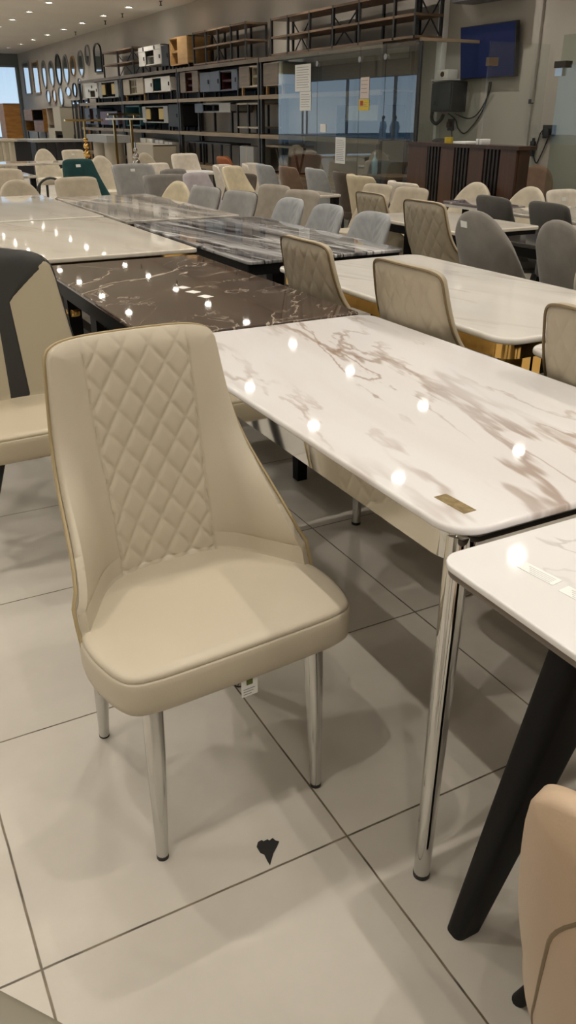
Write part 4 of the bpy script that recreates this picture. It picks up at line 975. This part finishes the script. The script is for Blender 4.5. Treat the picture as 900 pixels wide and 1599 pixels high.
pl = thing('wall_socket', 'black socket with adapters at the right, above the brown oval chair', 'socket', (XR, 6.62, 1.25)); obj('plate', one_box(-.03, 0, -.08, .08, -.04, .05), c_dark, pl, .006); obj('plug', one_box(-.07, -.03, -.03, .03, -.07, .02), c_dark, pl, .006)
cable('black adapter cord hanging from the right-hand socket', [(XW-.03, 6.68, 1.25), (XW, 6.74, 1.22), (XW, 6.77, 1.12), (XW-.02, 6.77, 1.02), (XW, 6.75, .95), (XW, 6.71, 1.0), (XW, 6.66, 1.1), (XW, 6.62, 1.2)], .006)
o = obj('socket_adapter', one_box(-.03, .0, -.03, .03, -.07, .07), black_rub, None, .006); o.location = (XR-.004, 6.82, 1.08); bm = B(); box(bm, -.02, -.005, -.012, .012, .07, .1); obj('strain_relief', bm, black_rub, o); tag(o, 'black power adapter on the wall left of the right-hand socket', 'adapter')
ac = thing('wall_mounted_unit', 'dark grey wall unit hung high on the wall above the television', 'air conditioner', (XR, 7.55, 2.43)); obj('body', one_box(-.3, 0, -.42, .42, 0, .32), mat('unit_grey', (.18, .18, .18), .5), ac, .02)
bm = B(); box(bm, -.305, -.3, -.36, .36, .03, .06); obj('louver', bm, c_dark, ac)

# two people outside, mirrored in the glass
def person(x, y, label, deg):
    t = thing('person', label, 'person', (x, y, -.45), math.radians(deg))
    me = bpy.data.meshes.new('body'); V, Ed, R = [], [], []
    def chain(pts, root=None):
        pr = root
        for p, r in pts:
            V.append(p); R.append(r); i = len(V)-1
            if pr is not None: Ed.append((pr, i))
            pr = i
        return pr
    chain([((0, 0, .95), .17), ((0, 0, 1.2), .165), ((0, 0, 1.42), .15), ((0, 0, 1.52), .065), ((0, -.01, 1.6), .085), ((0, -.01, 1.72), .095), ((0, 0, 1.8), .06)])
    for s in (-1, 1):
        chain([((s*.2, 0, 1.43), .075), ((s*.27, .02, 1.15), .055), ((s*.26, -.06, .9), .042), ((s*.25, -.1, .8), .04)], 2)
        chain([((s*.11, 0, .9), .12), ((s*.11, 0, .5), .08), ((s*.11, .02, .1), .06), ((s*.11, -.1, .04), .045)], 0)
    me.from_pydata(V, Ed, []); o = bpy.data.objects.new('body', me); COL.objects.link(o); o.parent = t
    me.materials.append(mat('skin', (.3, .17, .1), .6))
    md = o.modifiers.new('skin', 'SKIN'); 
    for d, r in zip(me.skin_vertices[0].data, R): d.radius = (r, r)
    me.skin_vertices[0].data[0].use_root = True
    o.modifiers.new('sub', 'SUBSURF').levels = 1
    bm = B(); lathe(bm, [(.25, .08), (.23, .5), (.2, .95), (.205, 1.3), (.19, 1.44), (.07, 1.52)], (0, 0, 0), 20); obj('robe', bm, mat('white_robe', (.75, .75, .73), .8), t)
    bm = B()
    for s in (-1, 1): tube(bm, [(s*.17, 0, 1.45), (s*.28, .02, 1.15), (s*.262, -.06, .88)], [.09, .085, .075], 12)
    obj('sleeves', bm, MATS['white_robe'], t)
    bm = B(); lathe(bm, [(.105, 1.66), (.11, 1.75), (.08, 1.83), (.02, 1.85)], (0, .012, 0), 16); obj('hair', bm, mat('dark_hair', (.01, .009, .008), .6), t)
person(-23.6, 51.6, 'person in a long white robe standing outside, left one mirrored in the office glass', 160)
person(-23.6, 50.2, 'person in a long white robe standing outside, right one mirrored in the office glass', 200)

# ------------------------------------------------------------------ world, camera, view
w = bpy.data.worlds.new('sky'); SC.world = w; w.use_nodes = True
nt = w.node_tree; bg = nt.nodes['Background']
tc = nt.nodes.new('ShaderNodeTexCoord'); sp = nt.nodes.new('ShaderNodeSeparateXYZ'); nt.links.new(tc.outputs['Generated'], sp.inputs[0])
rp = nt.nodes.new('ShaderNodeValToRGB'); rp.color_ramp.elements[0].position = 0.; rp.color_ramp.elements[0].color = (.62, .74, .85, 1); rp.color_ramp.elements[1].position = .12; rp.color_ramp.elements[1].color = (.27, .45, .70, 1)
nt.links.new(sp.outputs['Z'], rp.inputs['Fac']); nt.links.new(rp.outputs['Color'], bg.inputs['Color']); bg.inputs['Strength'].default_value = 1.25

cam = bpy.data.cameras.new('camera'); co = bpy.data.objects.new('camera', cam); COL.objects.link(co)
pitch, yaw = math.radians(25.966), math.radians(27.965)
fh = Vector((math.sin(yaw), math.cos(yaw), 0)); fw = fh*math.cos(pitch)-Vector((0, 0, math.sin(pitch)))
co.location = (0, 0, 1.38); co.rotation_euler = fw.to_track_quat('-Z', 'Y').to_euler()
cam.sensor_fit = 'VERTICAL'; cam.sensor_height = 36; cam.lens = 1270/1599*36; cam.clip_start = .05; cam.clip_end = 200
SC.camera = co
vs = SC.view_settings; vs.view_transform = 'Standard'; vs.look = 'None'; vs.gamma = 1; vs.exposure = 0; vs.use_curve_mapping = False
SC.cycles.use_denoising = True; SC.cycles.max_bounces = 8; SC.cycles.diffuse_bounces = 3; SC.cycles.transparent_max_bounces = 16; SC.cycles.sample_clamp_indirect = 6; SC.cycles.caustics_reflective = False; SC.cycles.caustics_refractive = False
